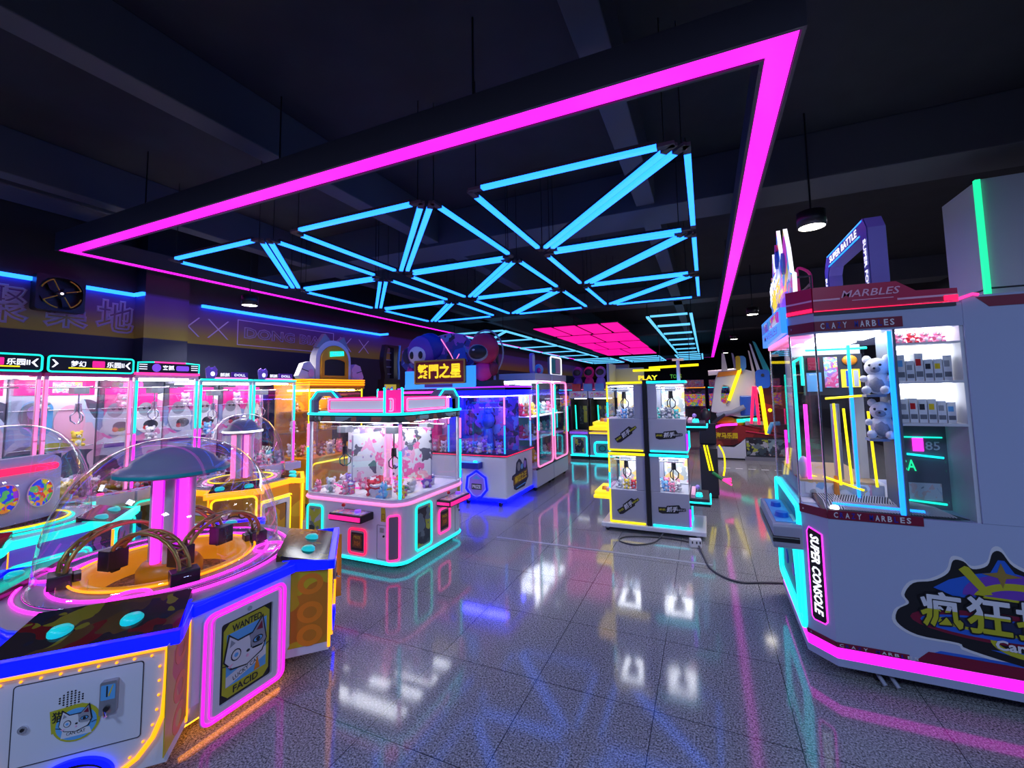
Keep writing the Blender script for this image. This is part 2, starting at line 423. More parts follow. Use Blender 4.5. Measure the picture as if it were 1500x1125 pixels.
t = MB('mural_letter', frame((WX+.002, 6.32, 3.2), (0, 1, 0), (0, 0, 1)))
t.text('DONG BIAN', 0.0, .02, 2.0, .22, 0, outline=.02)
t.ring([(-1.13, -.23), (1.13, -.23), (1.13, .26), (-1.13, .26)], [(-1.115, -.215), (1.115, -.215), (1.115, .245), (-1.115, .245)], 0, .006)
tag(t.build('wall_lettering', loc=(WX, 6.32, 3.2)), 'outlined letters DONG BIAN in a thin frame on the wall', 'wall lettering')
for y, lab in ((4.36, 'half cross painted on the mural against the pillar'), (4.85, 'cross mark on the mural just left of the DONG lettering'), (7.82, 'first cross mark right of the DONG lettering frame'), (8.42, 'second cross mark right of the DONG lettering frame')):
    t = MB('mural_letter', frame((WX+.002, y, 3.22), (0, 1, 0), (0, 0, 1)))
    for s in (-1, 1):
        t.prism([(-.17*s-.014, -.17), (-.17*s+.014, -.17), (.17*s+.014, .17), (.17*s-.014, .17)], 0, .005)
    tag(t.build('wall_cross_mark', loc=(WX, y, 3.22)), lab, 'wall mark', 'cross marks on the mural')
# fan on the wall
f = thing('wall_fan', 'black square wall fan with olive guard hung over the mural lettering', 'fan', (-8.19, 2.74, 3.43))
q = MB('black', frame((0.0, 0, 0), (0, 1, 0), (0, 0, 1)))
q.ring(rr(-.24, -.24, .24, .24, .03), [(x*.9, y*.9) for x, y in rr(-.24, -.24, .24, .24, .2)], 0, .16); q.box((-.23, -.23, 0), (.23, .23, .02)); q.build('housing', f)
q = MB('black', frame((0.08, 0, 0), (0, 1, 0), (0, 0, 1)))
for k in range(4):
    a = .5+k*PI/2; q.prism([(.04*cos(a), .04*sin(a)), (.18*cos(a-.25), .18*sin(a-.25)), (.19*cos(a+.2), .19*sin(a+.2)), (.10*cos(a+.55), .10*sin(a+.55))], -.01, .005, 'black')
q.ball((0, 0, .01), .045, 'dark'); q.build('blades', f)
q = MB('olive', frame((0.165, 0, 0), (0, 1, 0), (0, 0, 1)))
for a0 in (.35, 2.0, 3.7, 5.2):
    q.tube([(.2*cos(a0+i*.12), .2*sin(a0+i*.12), 0) for i in range(8)], .009); q.tube([(.2*cos(a0), .2*sin(a0), 0), (.05*cos(a0+.1), .05*sin(a0+.1), 0)], .007)
q.ball((0, 0, .01), .018, 'n_sign'); q.build('guard', f)

# ------------------------------------------------------------------ hanging magenta frame
FX0, FX1, FY0, FY1, FZ = -7.814, .599, 2.573, 30.0, 3.951
fr = thing('hanging_frame_light', 'huge grey ceiling frame with a magenta light band along its underside', 'ceiling light', ((FX0+FX1)/2, (FY0+FY1)/2, FZ))
ox, oy = (FX0+FX1)/2, (FY0+FY1)/2
L2 = lambda x0, y0, x1, y1: [(x0-ox, y0-oy), (x1-ox, y0-oy), (x1-ox, y1-oy), (x0-ox, y1-oy)]
q = MB('casing'); q.ring(L2(FX0, FY0, FX1, FY1), L2(FX0+.21, FY0+.21, FX1-.21, FY1-.21), .02, .24)
q.ring(L2(FX0, FY0, FX1, FY1), L2(FX0+.022, FY0+.022, FX1-.022, FY1-.022), 0, .02); q.ring(L2(FX0+.19, FY0+.19, FX1-.19, FY1-.19), L2(FX0+.21, FY0+.21, FX1-.21, FY1-.21), 0, .02)
q.build('casing', fr)
q = MB('n_magenta'); q.ring(L2(FX0+.03, FY0+.03, FX1-.03, FY1-.03), L2(FX0+.18, FY0+.18, FX1-.18, FY1-.18), .008, .019); q.build('light_band', fr)
for x, y in ((-1.54, FY0+.1), (-3.68, FY0+.1), (-5.95, FY0+.1), (.48, 9.0), (.48, 17), (-7.7, 9.0), (-7.7, 16)):
    q = MB('black'); q.cyl((x-ox, y-oy, .22), (x-ox, y-oy, .949), .008, n=6); q.build('suspension_wire', fr)

# ------------------------------------------------------------------ blue triangle lights
TZ = 3.813
def tri_light(P, label):
    cx, cy = sum(p[0] for p in P)/3, sum(p[1] for p in P)/3
    o = thing('hanging_triangle_light', label, 'ceiling light', (cx, cy, TZ), 0, 'blue tube triangles under the magenta frame')
    V = [Vector((p[0]-cx, p[1]-cy, 0)) for p in P]
    for i in range(3):
        a, c = V[i], V[(i+1) % 3]; d = (c-a).normalized(); n = Vector((-d.y, d.x, 0))
        a2, c2 = a+d*.13, c-d*.13
        t = MB('n_blue'); h = .026
        t.add([tuple(a2+n*h), tuple(a2-n*h), tuple(c2-n*h), tuple(c2+n*h)]+[tuple(q+Vector((0, 0, .03))) for q in (a2+n*h, a2-n*h, c2-n*h, c2+n*h)],
              [(0, 1, 2, 3), (7, 6, 5, 4), (0, 4, 5, 1), (1, 5, 6, 2), (2, 6, 7, 3), (3, 7, 4, 0)])
        t.build('tube', o)
        t = MB('dark'); t.add([tuple(q+Vector((0, 0, z))) for z in (.031, .06) for q in (a2+n*h, a2-n*h, c2-n*h, c2+n*h)],
              [(3, 2, 1, 0), (4, 5, 6, 7), (0, 1, 5, 4), (1, 2, 6, 5), (2, 3, 7, 6), (3, 0, 4, 7)]); t.build('backing', o)
        e = V[i-1]; d2 = (e-a).normalized()
        t = MB('casing'); w_ = .028
        for dd in (d, d2):
            nn = Vector((-dd.y, dd.x, 0)); 
            t.add([tuple(q+Vector((0, 0, z))) for z in (0.002, .028) for q in (a+nn*w_, a-nn*w_, a+dd*.13-nn*w_, a+dd*.13+nn*w_)],
                  [(0, 1, 2, 3), (7, 6, 5, 4), (0, 4, 5, 1), (1, 5, 6, 2), (2, 6, 7, 3), (3, 7, 4, 0)])
        t.build('corner_bracket', o)
    for q in V:
        t = MB('black'); t.cyl((q.x*.93, q.y*.93, .05), (q.x*.93, q.y*.93, 1.087), .005, n=5); t.build('suspension_wire', o)
tw, tg, td, tx0, ty0 = 1.857, .444, 1.980, -6.508, 3.170
for ci, cn in enumerate(('column nearest lettered wall', 'middle column', 'column farthest from lettered wall')):
    for r, rn in enumerate(('front row', 'second row', 'back row')):
        x0 = tx0+ci*(tw+tg); x1 = x0+tw; y0 = ty0+r*td; y1 = y0+td
        g = .055; k = math.hypot(tw, td)
        tri_light([(x0, y0+g), (x1-g*1.5, y0+g), (x0, y1-g*1.8)], 'blue tube triangle, front half of cell, %s, %s' % (rn, cn))
        tri_light([(x1, y1-g), (x0+g*1.5, y1-g), (x1, y0+g*1.8)], 'blue tube triangle, back half of cell, %s, %s' % (rn, cn))

# ------------------------------------------------------------------ further ceiling lights
def bar(mb, p, q, h=.03, m=None):
    p, q = Vector(p), Vector(q); d = (q-p).normalized(); n = Vector((-d.y, d.x, 0))
    mb.add([tuple(e+Vector((0, 0, z))) for z in (0, .04) for e in (p+n*h, p-n*h, q-n*h, q+n*h)],
           [(0, 1, 2, 3), (7, 6, 5, 4), (0, 4, 5, 1), (1, 5, 6, 2), (2, 6, 7, 3), (3, 7, 4, 0)], m)
def hang(o, pts):
    for x, y in pts:
        t = MB('black'); t.cyl((x, y, .03), (x, y, 4.9-o.location.z), .008, n=5); t.build('suspension_wire', o)
zz = thing('hanging_zigzag_light', 'pale blue zigzag of tubes on the ceiling beside the magenta panels', 'ceiling light', (-6.5, 17.6, 3.83))
ys = [-6.1, -3.6, -.9, 1.8, 4.4, 6.4]
for k in range(5):
    y0, y1 = ys[k], ys[k+1]
    for p, q in (((-.9, y0), (.85, y0)), ((.85, y0+.1), (.85, y1-.25)), ((-.9, y0+.1), (-.9, y1-.25)), ((-.9, y1-.2), (.85, y0+.2))) if k == 0 else (((-.9, y0), (.85, y0)), ((.85, y0+.1), (.85, y1-.25)), ((-.9, y0+.12), (-.9, y1-.25))):
        t = MB('n_blue_far'); bar(t, (*p, 0), (*q, 0), .045); t.build('tube', zz)
hang(zz, ((-.9, -6.1), (.85, -6.1), (.85, 6.2), (-.9, 6.2)))
ld = thing('hanging_ladder_light', 'pale blue ladder of tubes on the ceiling right of the magenta panels', 'ceiling light', (-.78, 17.6, 3.83))
for x in (-.54, .52):
    for k in range(5):
        t = MB('n_blue_far'); bar(t, (x, -6.4+k*2.55, 0), (x, -4.05+k*2.55, 0), .035); t.build('rail_tube', ld)
for y in (-6.45, -4.56, -2.6, -.57, 1.46, 3.65, 5.83):
    t = MB('n_blue_far'); bar(t, (-.46, y, 0), (.44, y, 0), .05 if y < -5 else .1); t.build('rung_tube', ld)
hang(ld, ((-.54, -6.4), (.52, -6.4), (.52, 5.9), (-.54, 5.9)))
for x0, x1, lab in ((-7.4, -5.2, 'far ladder of pale tubes behind the zigzag ceiling light'), (-4.6, -2.4, 'far ladder of pale tubes behind the magenta panels'), (-1.5, -.1, 'far ladder of pale tubes behind the nearer ladder light')):
    o = thing('hanging_ladder_light', lab, 'ceiling light', ((x0+x1)/2, 27.3, 3.83), 0, 'far ladder lights at the end of the frame'); hw = (x1-x0)/2
    for x in (-hw, hw):
        t = MB('n_blue_far'); bar(t, (x, -2.3, 0), (x, 2.3, 0), .04); t.build('rail_tube', o)
    for y in (-2.3, -.8, .7, 2.3):
        t = MB('n_blue_far'); bar(t, (-hw+.1, y, 0), (hw-.1, y, 0), .13); t.build('rung_tube', o)
    hang(o, ((-hw, -2.3), (hw, -2.3), (hw, 2.3), (-hw, 2.3)))
rows = ((12.0, 14.2, (-4.93, -4.25, -3.5, -2.8, -2.22)), (14.35, 16.9, (-4.95, -3.65, -2.25)), (17.1, 20.0, (-5.0, -4.2, -3.2, -2.3)), (20.2, 23.9, (-5.1, -3.7, -2.35)))
for ri, (y0, y1, xs) in enumerate(rows):
    for k in range(len(xs)-1):
        o = thing('hanging_light_panel', 'glowing magenta ceiling panel, %s row from the triangles, %s from the zigzag light' % (('first', 'second', 'third', 'fourth')[ri], ('first', 'second', 'third', 'fourth')[k]), 'light panel', ((xs[k]+xs[k+1])/2, (y0+y1)/2, 3.9), 0, 'magenta light panels on the ceiling')
        hx, hy = (xs[k+1]-xs[k])/2-.05, (y1-y0)/2-.08
        t = MB('n_panel'); t.box((-hx, -hy, 0), (hx, hy, .02)); t.build('diffuser', o)
        t = MB('dark'); t.box((-hx-.01, -hy-.01, .021), (hx+.01, hy+.01, .07)); t.build('backing', o)
        hang(o, ((0, 0),))
DOWN = []
for x, y, z, r, lab in ((1.10, 5.12, 3.65, .12, 'lit round downlight above the marbles machine'), (1.10, 11.18, 3.7, .12, 'lit round downlight right of the frame, second from the front'), (1.01, 16.7, 3.7, .12, 'lit round downlight right of the frame, third from the front'),
        (.99, 23.2, 3.7, .12, 'lit round downlight right of the frame, farthest'), (-7.0, 4.62, 3.51, .11, 'lit round downlight above the lettered wall')):
    o = thing('hanging_downlight', lab, 'downlight', (x, y, z), 0, 'round downlights')
    t = MB('black'); t.lathe([(r, 0), (r+.012, 0), (r+.012, .16), (.01, .16)], n=24); t.cyl((0, 0, .15), (0, 0, 4.9-z), .01, n=6); t.build('housing', o)
    t = MB('n_lamp'); t.prism(ell(0, 0, r, r), .004, .01); t.build('lamp', o)
    DOWN.append((x, y, z))

# ------------------------------------------------------------------ lamps
def area(loc, size, power, col=(1, 1, 1), rot=(0, 0, 0), sy=None, spread=None):  # fill lamp with no fixture, added to brighten the room
    l = bpy.data.lights.new('fill lamp', 'AREA'); l.size = size; l.energy = power; l.color = col
    if sy: l.shape = 'RECTANGLE'; l.size_y = sy
    if spread: l.spread = spread
    o = bpy.data.objects.new('fill lamp', l); C.objects.link(o); o.location = loc; o.rotation_euler = rot
    return o
# ------------------------------------------------------------------ small goods shared by the machines
PLUSH = {}
def plush(kind):
    """a sitting plush toy about 0.22 m high, one mesh per colour"""
    if kind in PLUSH: return PLUSH[kind]
    c = 'plush_'+kind; lt = 'plush_white' if kind != 'white' else 'plush_grey'
    q = MB(c)
    q.ball((0, 0, .07), (.068, .06, .072), c, 10, 7); q.ball((0, -.03, .06), (.045, .04, .05), lt, 8, 6)
    q.ball((0, -.005, .165), (.066, .06, .058), c, 10, 7); q.ball((0, -.055, .152), (.028, .02, .022), lt, 8, 5)
    for s in (-1, 1):
        q.ball((s*.05, 0, .215), (.024, .014, .026), c, 8, 5); q.ball((s*.026, -.058, .178), .008, 'black', 6, 4)
        q.ball((s*.066, -.025, .095), (.022, .04, .022), c, 8, 5); q.ball((s*.045, -.075, .025), (.026, .045, .026), c, 8, 5)
    q.ball((0, -.076, .158), .007, 'black', 6, 4)
    o = q.build('plush_toy'); PLUSH[kind] = o.data
    bpy.data.objects.remove(o)
    return PLUSH[kind]
def put_plush(kind, loc, label, group, rz=0, s=1.0, tilt=(0, 0)):
    o = bpy.data.objects.new('plush_toy', plush(kind)); C.objects.link(o)
    o.location = loc; o.rotation_euler = (tilt[0], tilt[1], rz); o.scale = (s, s, s)
    return tag(o, label, 'plush toy', group)
def heap(x0, x1, y0, y1, z, n, kinds, where, face=0, s=(.75, 1.05), seed=1, word='plush toy'):
    rnd = random.Random(seed); k = 0
    nx = max(1, round(math.sqrt(n*(x1-x0)/max(.05, y1-y0)))); ny = max(1, math.ceil(n/nx))
    for j in range(ny):
        for i in range(nx):
            if k >= n: return
            kind = kinds[k % len(kinds)]; cname = kind if kind != 'white' else 'white'
            x = x0+(i+.5)*(x1-x0)/nx+rnd.uniform(-.02, .02); y = y0+(j+.5)*(y1-y0)/ny+rnd.uniform(-.02, .02)
            put_plush(kind, (x, y, z), '%s %s %s' % (cname, word, where), where, face+rnd.uniform(-.6, .6), rnd.uniform(*s), (0, 0)); k += 1
def claw(parent, x, y, ztop, zc, m='chrome', r=.05):
    q = MB(m)
    q.box((x-.07, y-.07, ztop-.08), (x+.07, y+.07, ztop), 'midgrey'); q.cyl((x, y, zc+.09), (x, y, ztop-.08), .008, n=6)
    q.cyl((x, y, zc), (x, y, zc+.1), .035, .03, 10)
    for k in range(3):
        a = k*2*PI/3+.4
        q.tube([(x+.02*cos(a), y+.02*sin(a), zc), (x+1.3*r*cos(a), y+1.3*r*sin(a), zc-.05), (x+1.2*r*cos(a), y+1.2*r*sin(a), zc-.11), (x+.3*r*cos(a), y+.3*r*sin(a), zc-.15)], .008, n=5)
    return q.build('claw', parent)
def cat_face(mb, cx, cy, s, z):
    """a plain two-tone cat head"""
    P = lambda pts: [(cx+x*s, cy+y*s) for x, y in pts]
    mb.prism(P([(-.50, -.12), (-.46, .12), (-.40, .42), (-.20, .22), (.12, .22), (.36, .50), (.42, .16), (.46, -.06), (.36, -.30), (0, -.42), (-.34, -.34)]), z, z+.002, 'black')
    mb.prism(P([(-.47, -.12), (-.43, .10), (-.38, .36), (-.20, .19), (.06, .19), (.08, -.1), (.40, -.14), (.33, -.27), (0, -.39), (-.32, -.31)]), z+.002, z+.004, 'white_soft')
    mb.prism(P([(.04, .19), (.12, .19), (.34, .44), (.39, .15), (.43, -.06), (.34, -.17), (.12, -.14)]), z+.002, z+.004, 'grey')
    mb.prism(P([(.20, .22), (.33, .37), (.35, .19)]), z+.004, z+.005, 'maroon'); mb.prism(P([(-.38, .13), (-.35, .28), (-.26, .18)]), z+.004, z+.005, 'grey')
    for ex, ey, w in ((-.24, -.07, .11), (.24, .02, .12)):
        mb.prism(ell(cx+ex*s, cy+ey*s, w*s, w*s*(1.1 if ex < 0 else .6), 14), z+.004, z+.005, 'black'); mb.prism(ell(cx+ex*s, cy+ey*s, w*.8*s, w*.8*s*(1.1 if ex < 0 else .5), 14), z+.005, z+.006, 'white_soft' if ex < 0 else 'skyblue')
        mb.prism(ell(cx+ex*s, cy+ey*s, w*.4*s, w*.4*s, 10), z+.006, z+.007, 'skyblue' if ex < 0 else 'black')
    mb.prism(ell(cx+.02*s, cy-.12*s, .04*s, .03*s, 8), z+.004, z+.006, 'black'); mb.prism(ell(cx+.01*s, cy-.22*s, .03*s, .035*s, 8), z+.004, z+.006, 'palepink')
    mb.prism(P([(-.42, -.24), (-.30, -.22), (-.36, -.29)]), z+.004, z+.006, 'palepink')
    for s2 in (-1, 1):
        mb.prism(P([(s2*.44, -.20), (s2*.58, -.16), (s2*.58, -.17), (s2*.44, -.22)]), z, z+.002, 'black')

def column_and_canopy(o, st, H, Z0, ring):
    q = MB('amber'); q.lathe([(.0, H-.08), (.19, H-.08), (.19, Z0-.02), (.165, Z0+.02), (.15, Z0+.03), (.0, Z0+.03)], n=24)
    ct = st.get('can_z', 1.42)
    for k in range(4):
        a = st.get('cola', .5)+k*PI/2; q.cyl((.10*cos(a), .10*sin(a), Z0), (.10*cos(a), .10*sin(a), ct), .032, n=10, m='white_soft')
    q.cyl((0, 0, Z0), (0, 0, ct), .07, n=12, m='violet'); col = q.build('centre_column', o)
    for k in range(4):
        a = st.get('cola', .5)+PI/4+k*PI/2; t = MB(ring); x, y = .105*cos(a), .105*sin(a)
        t.cyl((x, y, Z0+.03), (x, y, ct-.02), .028, n=10); t.build('column_light', col)
    cr = st.get('can_r', .33)
    q = MB(st.get('canm', 'violet')); q.lathe([(0, ct+.02), (cr*.8, ct), (cr, ct+.015), (cr+.005, ct+.045), (cr*.9, ct+.07), (cr*.78, ct+.085), (cr*.72, ct+.125), (cr*.45, ct+.175), (cr*.18, ct+.2), (.0, ct+.2)], n=40); can = q.build('canopy', col)
    t = MB(st.get('canlight', 'teal')); 
    t.lathe([(cr+.007, ct+.02), (cr+.009, ct+.04), (cr*.93, ct+.06)], n=40); t.build('canopy_band', can)

# ------------------------------------------------------------------ round domed candy machines
def dome_machine(name, label, loc, st):
    o = thing(name, label, 'arcade machine', loc, st.get('rz', 0))
    A = st.get('A', 1.0); B_ = st.get('B', .31); H = st.get('H', .76)
    D = (A+B_)/math.sqrt(2)                       # distance of the corner faces
    sd = st.get('sd', 1.15); sw = st.get('sw', .37)  # station front distance and half width
    edge, ring, body = st['edge'], st['ring'], st['body']
    octo = [(A, -B_), (A, B_), (B_, A), (-B_, A), (-A, B_), (-A, -B_), (-B_, -A), (B_, -A)]
    q = MB(body)
    lo = [(x*.93, y*.93) for x, y in octo]
    v = [(x, y, .10) for x, y in lo]+[(x, y, .22) for x, y in octo]+[(x, y, H) for x, y in octo]
    q.add(v, [tuple(range(7, -1, -1))]+[(r*8+i, r*8+(i+1) % 8, r*8+8+(i+1) % 8, r*8+8+i) for r in (0, 1) for i in range(8)])
    for x, y in ((.7, .5), (.7, -.5), (-.7, .5), (-.7, -.5), (.5, -.75), (.5, .75)): q.cyl((x*A, y*A, 0), (x*A, y*A, .11), .035, m='black')
    q.build('body', o)
    # table top with a pit
    pr = st.get('pit', .50)
    q = MB('violet' if st.get('top') is None else st['top'])
    n = 48; outer = []
    for k in range(n):
        a = 2*PI*k/n; c, s = abs(cos(a)), abs(sin(a))
        r = min(A/max(c, s), (A+B_)/(c+s)); outer.append((r*cos(a), r*sin(a)))
    q.ring(outer, ell(0, 0, pr+.02, pr+.02, n), H, H+.04); q.build('table_top', o)
    q = MB('deck_orange' if not st.get('pitm') else st['pitm'])
    q.lathe([(pr+.055, H+.042), (pr+.05, H+.062), (pr+.02, H+.068), (pr-.01, H+.05), (pr-.04, H-.02), (pr-.06, H-.09)], n=48); q.build('pit_rim', o)
    q = MB('art_candypile'); q.prism(ell(0, 0, pr-.05, pr-.05, 40), H-.10, H-.085); q.build('pit_floor', o)
    q = MB('n_amber' if not st.get('pitm') else 'n_yellow'); q.tube([(x, y, H+.062) for x, y in ell(0, 0, pr+.075, pr+.075, 48)], .008, True, 5); q.build('pit_light_ring', o)
    for r in st.get('rings', (.66, .80)):
        t = MB(ring); t.tube([(x, y, H+.048) for x, y in ell(0, 0, r, r, 56)], .009, True, 6); t.build('light_ring', o)
    if st.get('loops', True):
        for k in range(4):
            a = PI/4+k*PI/2 + st.get('loopoff', -.42); t = MB(ring); r = st.get('loopr', .62)
            t.tube([(r*cos(a)+.10*cos(i*PI/10), r*sin(a)+.10*sin(i*PI/10), H+.055) for i in range(20)], .010, True, 6); t.build('light_loop', o)
    # edge trim along the poster faces
    for k in range(4):
        a = k*PI/2; F = frame((A*cos(a), A*sin(a), 0), (-sin(a), cos(a), 0), (0, 0, 1))
        t = MB(edge, F); t.box((-B_-.02, H-.035, -.03), (B_+.02, H+.028, .028)); t.build('edge_light', o, .008)
        if st.get('cat', True):
            t = MB('n_under', F); t.tube([(-B_, .085, -.09), (B_, .085, -.09)], .012); t.build('underglow_light', o)
        # poster
        if st.get('poster', True):
            fr_ = MB('white', F); fr_.ring(rr(-.265, .055, .265, .70, .05), rr(-.20, .10, .20, .655, .02), .0, .012); fr_.ring(rr(-.205, .095, .205, .66, .02), rr(-.165, .13, .165, .60, .015), 0, .022)
            fr_.cyl((0, .63, .012), (0, .63, .03), .014, m='chrome'); fp = fr_.build('poster_frame', o, .003)
            t = MB(st.get('posterneon', 'n_magenta_p'), F)
            R1 = rr(-.255, .065, .255, .69, .05)
            t.tube([(x, y, .02) for x, y in R1], .0085, True, 6); t.tube([(x, y, .022) for x, y in rr(-.222, .088, .222, .667, .03)], .005, True, 6); t.build('neon_outline', fp)
            t = MB('black', F)
            t.prism(rr(-.165, .13, .165, .60, .015), .002, .006, 'black')
            if st.get('cat', True):
                t.prism([(-.145, .18), (-.11, .145), (.115, .145), (.15, .18), (.15, .55), (.115, .585), (-.11, .585), (-.145, .55)], .006, .008, 'olive')
                t.prism([(-.125, .21), (.13, .21), (.13, .52), (-.125, .52)], .008, .009, 'skyblue')
                t.prism([(-.125, .21), (.13, .275), (.13, .33), (-.125, .27)], .009, .0095, 'white_soft')
                cat_face(t, 0, .40, .29, .010)
                t.text('WANTED', 0, .545, .19, .042, .008, .0095, 'black', bold=.02)
                t.text('FACID', 0, .178, .16, .042, .008, .0095, 'black', bold=.02)
                t.text('LUCKY CAT', 0, .262, .17, .026, .0095, .0105, 'black', rot=.22)
                t.prism([(.05, .215), (.09, .215), (.07, .29)], .010, .011, 'orange')
            else:
                t.prism(rr(-.155, .14, .155, .59, .02), .006, .008, st['panelart'])
            t.build('poster', fp)
    # player stations on the four corners
    for k in range(4):
        a = PI/4+k*PI/2
        F = frame((0, 0, 0), (-sin(a), cos(a), 0), (cos(a), sin(a), 0))   # local: u along the face, v outwards, w = up? handled below
        T = Matrix.Rotation(a-PI/2, 4, 'Z')                                # local y points outwards
        q = MB(body, T)
        pl = [(-sw, D-.08), (sw, D-.08), (sw, sd), (-sw, sd)]
        q.prism(pl, .13, H-.005); stn = q.build('player_station', o, .012)
        for s in (-1, 1):   # printed side panels
            F2 = T @ frame((s*sw, (D+sd)/2, 0), (0, s*1, 0), (0, 0, 1)) if s > 0 else T @ frame((s*sw, (D+sd)/2, 0), (0, -1, 0), (0, 0, 1))
            hw = (sd-D)/2
            t = MB('art_yellow' if not st.get('panelart') else st['panelart'], F2); t.box((-hw-.06, .19, .001), (hw-.012, H-.03, .005))
            if st.get('cat', True):
                for yy in (.26, .42, .62): t.ring(ell(.0, yy, .085, .075, 18), ell(.0, yy, .045, .04, 18), .005, .006, 'orange')
            t.build('side_print', stn)
            t = MB('n_amber', F2); t.tube([(hw, .15, .0), (hw, H-.05, .0)], .010); t.build('side_light', stn)
        # sloping deck
        t = MB('art_deck', T)
        t.add([(-sw-.02, sd+.01, H+.0), (sw+.02, sd+.01, H+.0), (sw-.02, D-.10, H+.085), (-sw+.02, D-.10, H+.085), (-sw-.02, sd+.01, H-.05), (sw+.02, sd+.01, H-.05), (sw-.02, D-.10, H-.05), (-sw+.02, D-.10, H-.05)],
              [(0, 1, 2, 3), (0, 4, 5, 1), (1, 5, 6, 2), (3, 7, 4, 0), (2, 6, 7, 3)]); dk = t.build('control_deck', stn)
        t = MB(edge, T); t.box((-sw-.045, sd-.01, H-.045), (sw+.045, sd+.035, H+.022))
        for s in (-1, 1):
            t.add([(s*(sw+.045), sd+.03, H+.02), (s*(sw+.045), sd-.02, H+.02), (s*(sw+.01), D-.06, H+.035), (s*(sw-.03), D-.06, H+.05), (s*(sw+.045), sd+.03, H-.045), (s*(sw+.045), sd-.02, H-.045), (s*(sw+.01), D-.06, H-.03), (s*(sw-.03), D-.06, H-.02)],
                  [(0, 1, 2, 3), (7, 6, 5, 4), (0, 4, 5, 1), (1, 5, 6, 2), (2, 6, 7, 3), (3, 7, 4, 0)])
        t.build('deck_edge_light', stn, .006)
        for bx, bm2 in ((-.13, 'lit_teal'), (.16, 'lit_teal')):
            t = MB(bm2, T); t.lathe([(.0, .038), (.035, .036), (.048, .022), (.05, 0)], (bx, (D+sd)/2-.04, H+.03), 18); t.build('button', dk)
        # white front panel with an amber border, bulbs, access door and prize hole
        F3 = T @ frame((0, sd, 0), (-1, 0, 0), (0, 0, 1))
        if not st.get('panelart'):
            t = MB('n_amber', F3)
            bpts = [(-sw+.10, .13, .006)]
            for s in (-1,): pass
            L_ = [(-.16, .14), (-.24, .19), (-.30, .27), (-.338, .37), (-.345, .50), (-.345, H-.062), (.345, H-.062), (.345, .50), (.338, .37), (.30, .27), (.24, .19), (.16, .14)]
            t.tube([(x, y, .008) for x, y in L_], .0115, False, 6); t.build('amber_border', stn)
            t = MB('n_amber', F3)
            for i in range(9): t.ball((-.28+.07*i, H-.09, .004), .006, nu=8, nv=4)
            for s in (-1, 1):
                for x, y in ((.315, .61), (.315, .54), (.315, .47), (.31, .40), (.295, .33), (.26, .26), (.21, .20)): t.ball((s*x, y, .004), .006, nu=8, nv=4)
            t.build('bulbs', stn)
            t = MB('dark', F3); t.ring(rr(-.235, .285, .25, .655, .015), rr(-.231, .289, .246, .651, .013), .001, .003)
            t.prism(rr(-.231, .289, .246, .651, .013), .001, .0025, body)
            for i in range(7):
                for j in range(7):
                    if abs(i-3)+abs(j-3) < 5: t.prism(ell(-.025+(i-3)*.014, .545+(j-3)*.011, .004, .004, 6), .003, .004, 'black')
            t.cyl((-.19, .455, .002), (-.19, .455, .012), .018, m='chrome'); t.cyl((-.19, .455, .012), (-.19, .455, .014), .008, m='black')
            door = t.build('access_door', stn)
            F4 = F3
            t = MB('olive', F4); t.prism(ell(.0, .43, .088, .085, 28), .004, .0055, 'olive'); t.prism([(-.10, .505), (.02, .515), (.0, .44), (-.09, .40)], .004, .0052, 'olive')
            t.prism(ell(.0, .425, .076, .072, 28), .0055, .0062, 'skyblue'); cat_face(t, .0, .445, .13, .0065); t.prism([(-.055, .37), (.06, .37), (.05, .40), (-.05, .405)], .0065, .007, 'white_soft'); t.text('CAN CAT', 0, .387, .07, .014, .007, .0075, 'black')
            t.text('\u732b', -.068, .475, .045, .05, .0055, .007, 'black'); t.build('cat_sticker', door)
            t = MB('steel', F4); t.prism(rr(.09, .445, .155, .60, .008), .003, .028, 'steel'); t.prism(rr(.095, .515, .15, .585, .004), .028, .029, 'skyblue'); t.box((.116, .53, .029), (.121, .58, .031), 'black'); t.prism([(.128, .53), (.142, .58), (.14, .583), (.123, .535)], .029, .030, 'yellow')
            t.cyl((.12, .475, .028), (.12, .475, .036), .012, m='black'); t.cyl((.113, .462, .03), (.125, .448, .05), .007, m='chrome'); t.build('coin_slot', door)
            t = MB('n_royal', F3); t.ring(ell(0, .16, .155, .105, 32, 0, PI), ell(0, .16, .13, .083, 32, 0, PI), .002, .022); pz = t.build('prize_hole_light', stn)
            t = MB('black', F3); t.prism(ell(0, .16, .13, .083, 24, 0, PI), .001, .004); t.ring(ell(0, .16, .11, .06, 24, 0, PI), ell(0, .16, .10, .05, 24, 0, PI), .004, .006, 'violet'); t.text('GO', 0, .18, .09, .028, .005, .007, 'yellow', bold=.03); t.build('prize_hole', pz)
        else:
            t = MB(st['panelart'], F3); t.prism(rr(-sw+.03, .16, sw-.03, H-.06, .05), .001, .005); 
            for ex, ey, ew, eh in ((0, .50, .11, .10), (-.085, .60, .045, .05), (.085, .60, .045, .05), (.01, .32, .085, .10)): t.prism(ell(ex, ey, ew, eh, 18), .005, .006, 'black')
            for ex, ey, ew, eh, em in ((0, .50, .09, .08, 'palepink'), (-.085, .60, .028, .033, 'palepink'), (.085, .60, .028, .033, 'palepink'), (.01, .32, .065, .08, 'skyblue')): t.prism(ell(ex, ey, ew, eh, 18), .006, .007, em)
            for ex in (-.035, .035): t.prism(ell(ex, .52, .012, .018, 8), .007, .008, 'black')
            t.build('front_print', stn)
            t = MB(st['neon'], F3); t.tube([(x, y, .012) for x, y in rr(-sw+.03, .16, sw-.03, H-.06, .05)], .012, True, 6); t.build('neon_outline', stn)
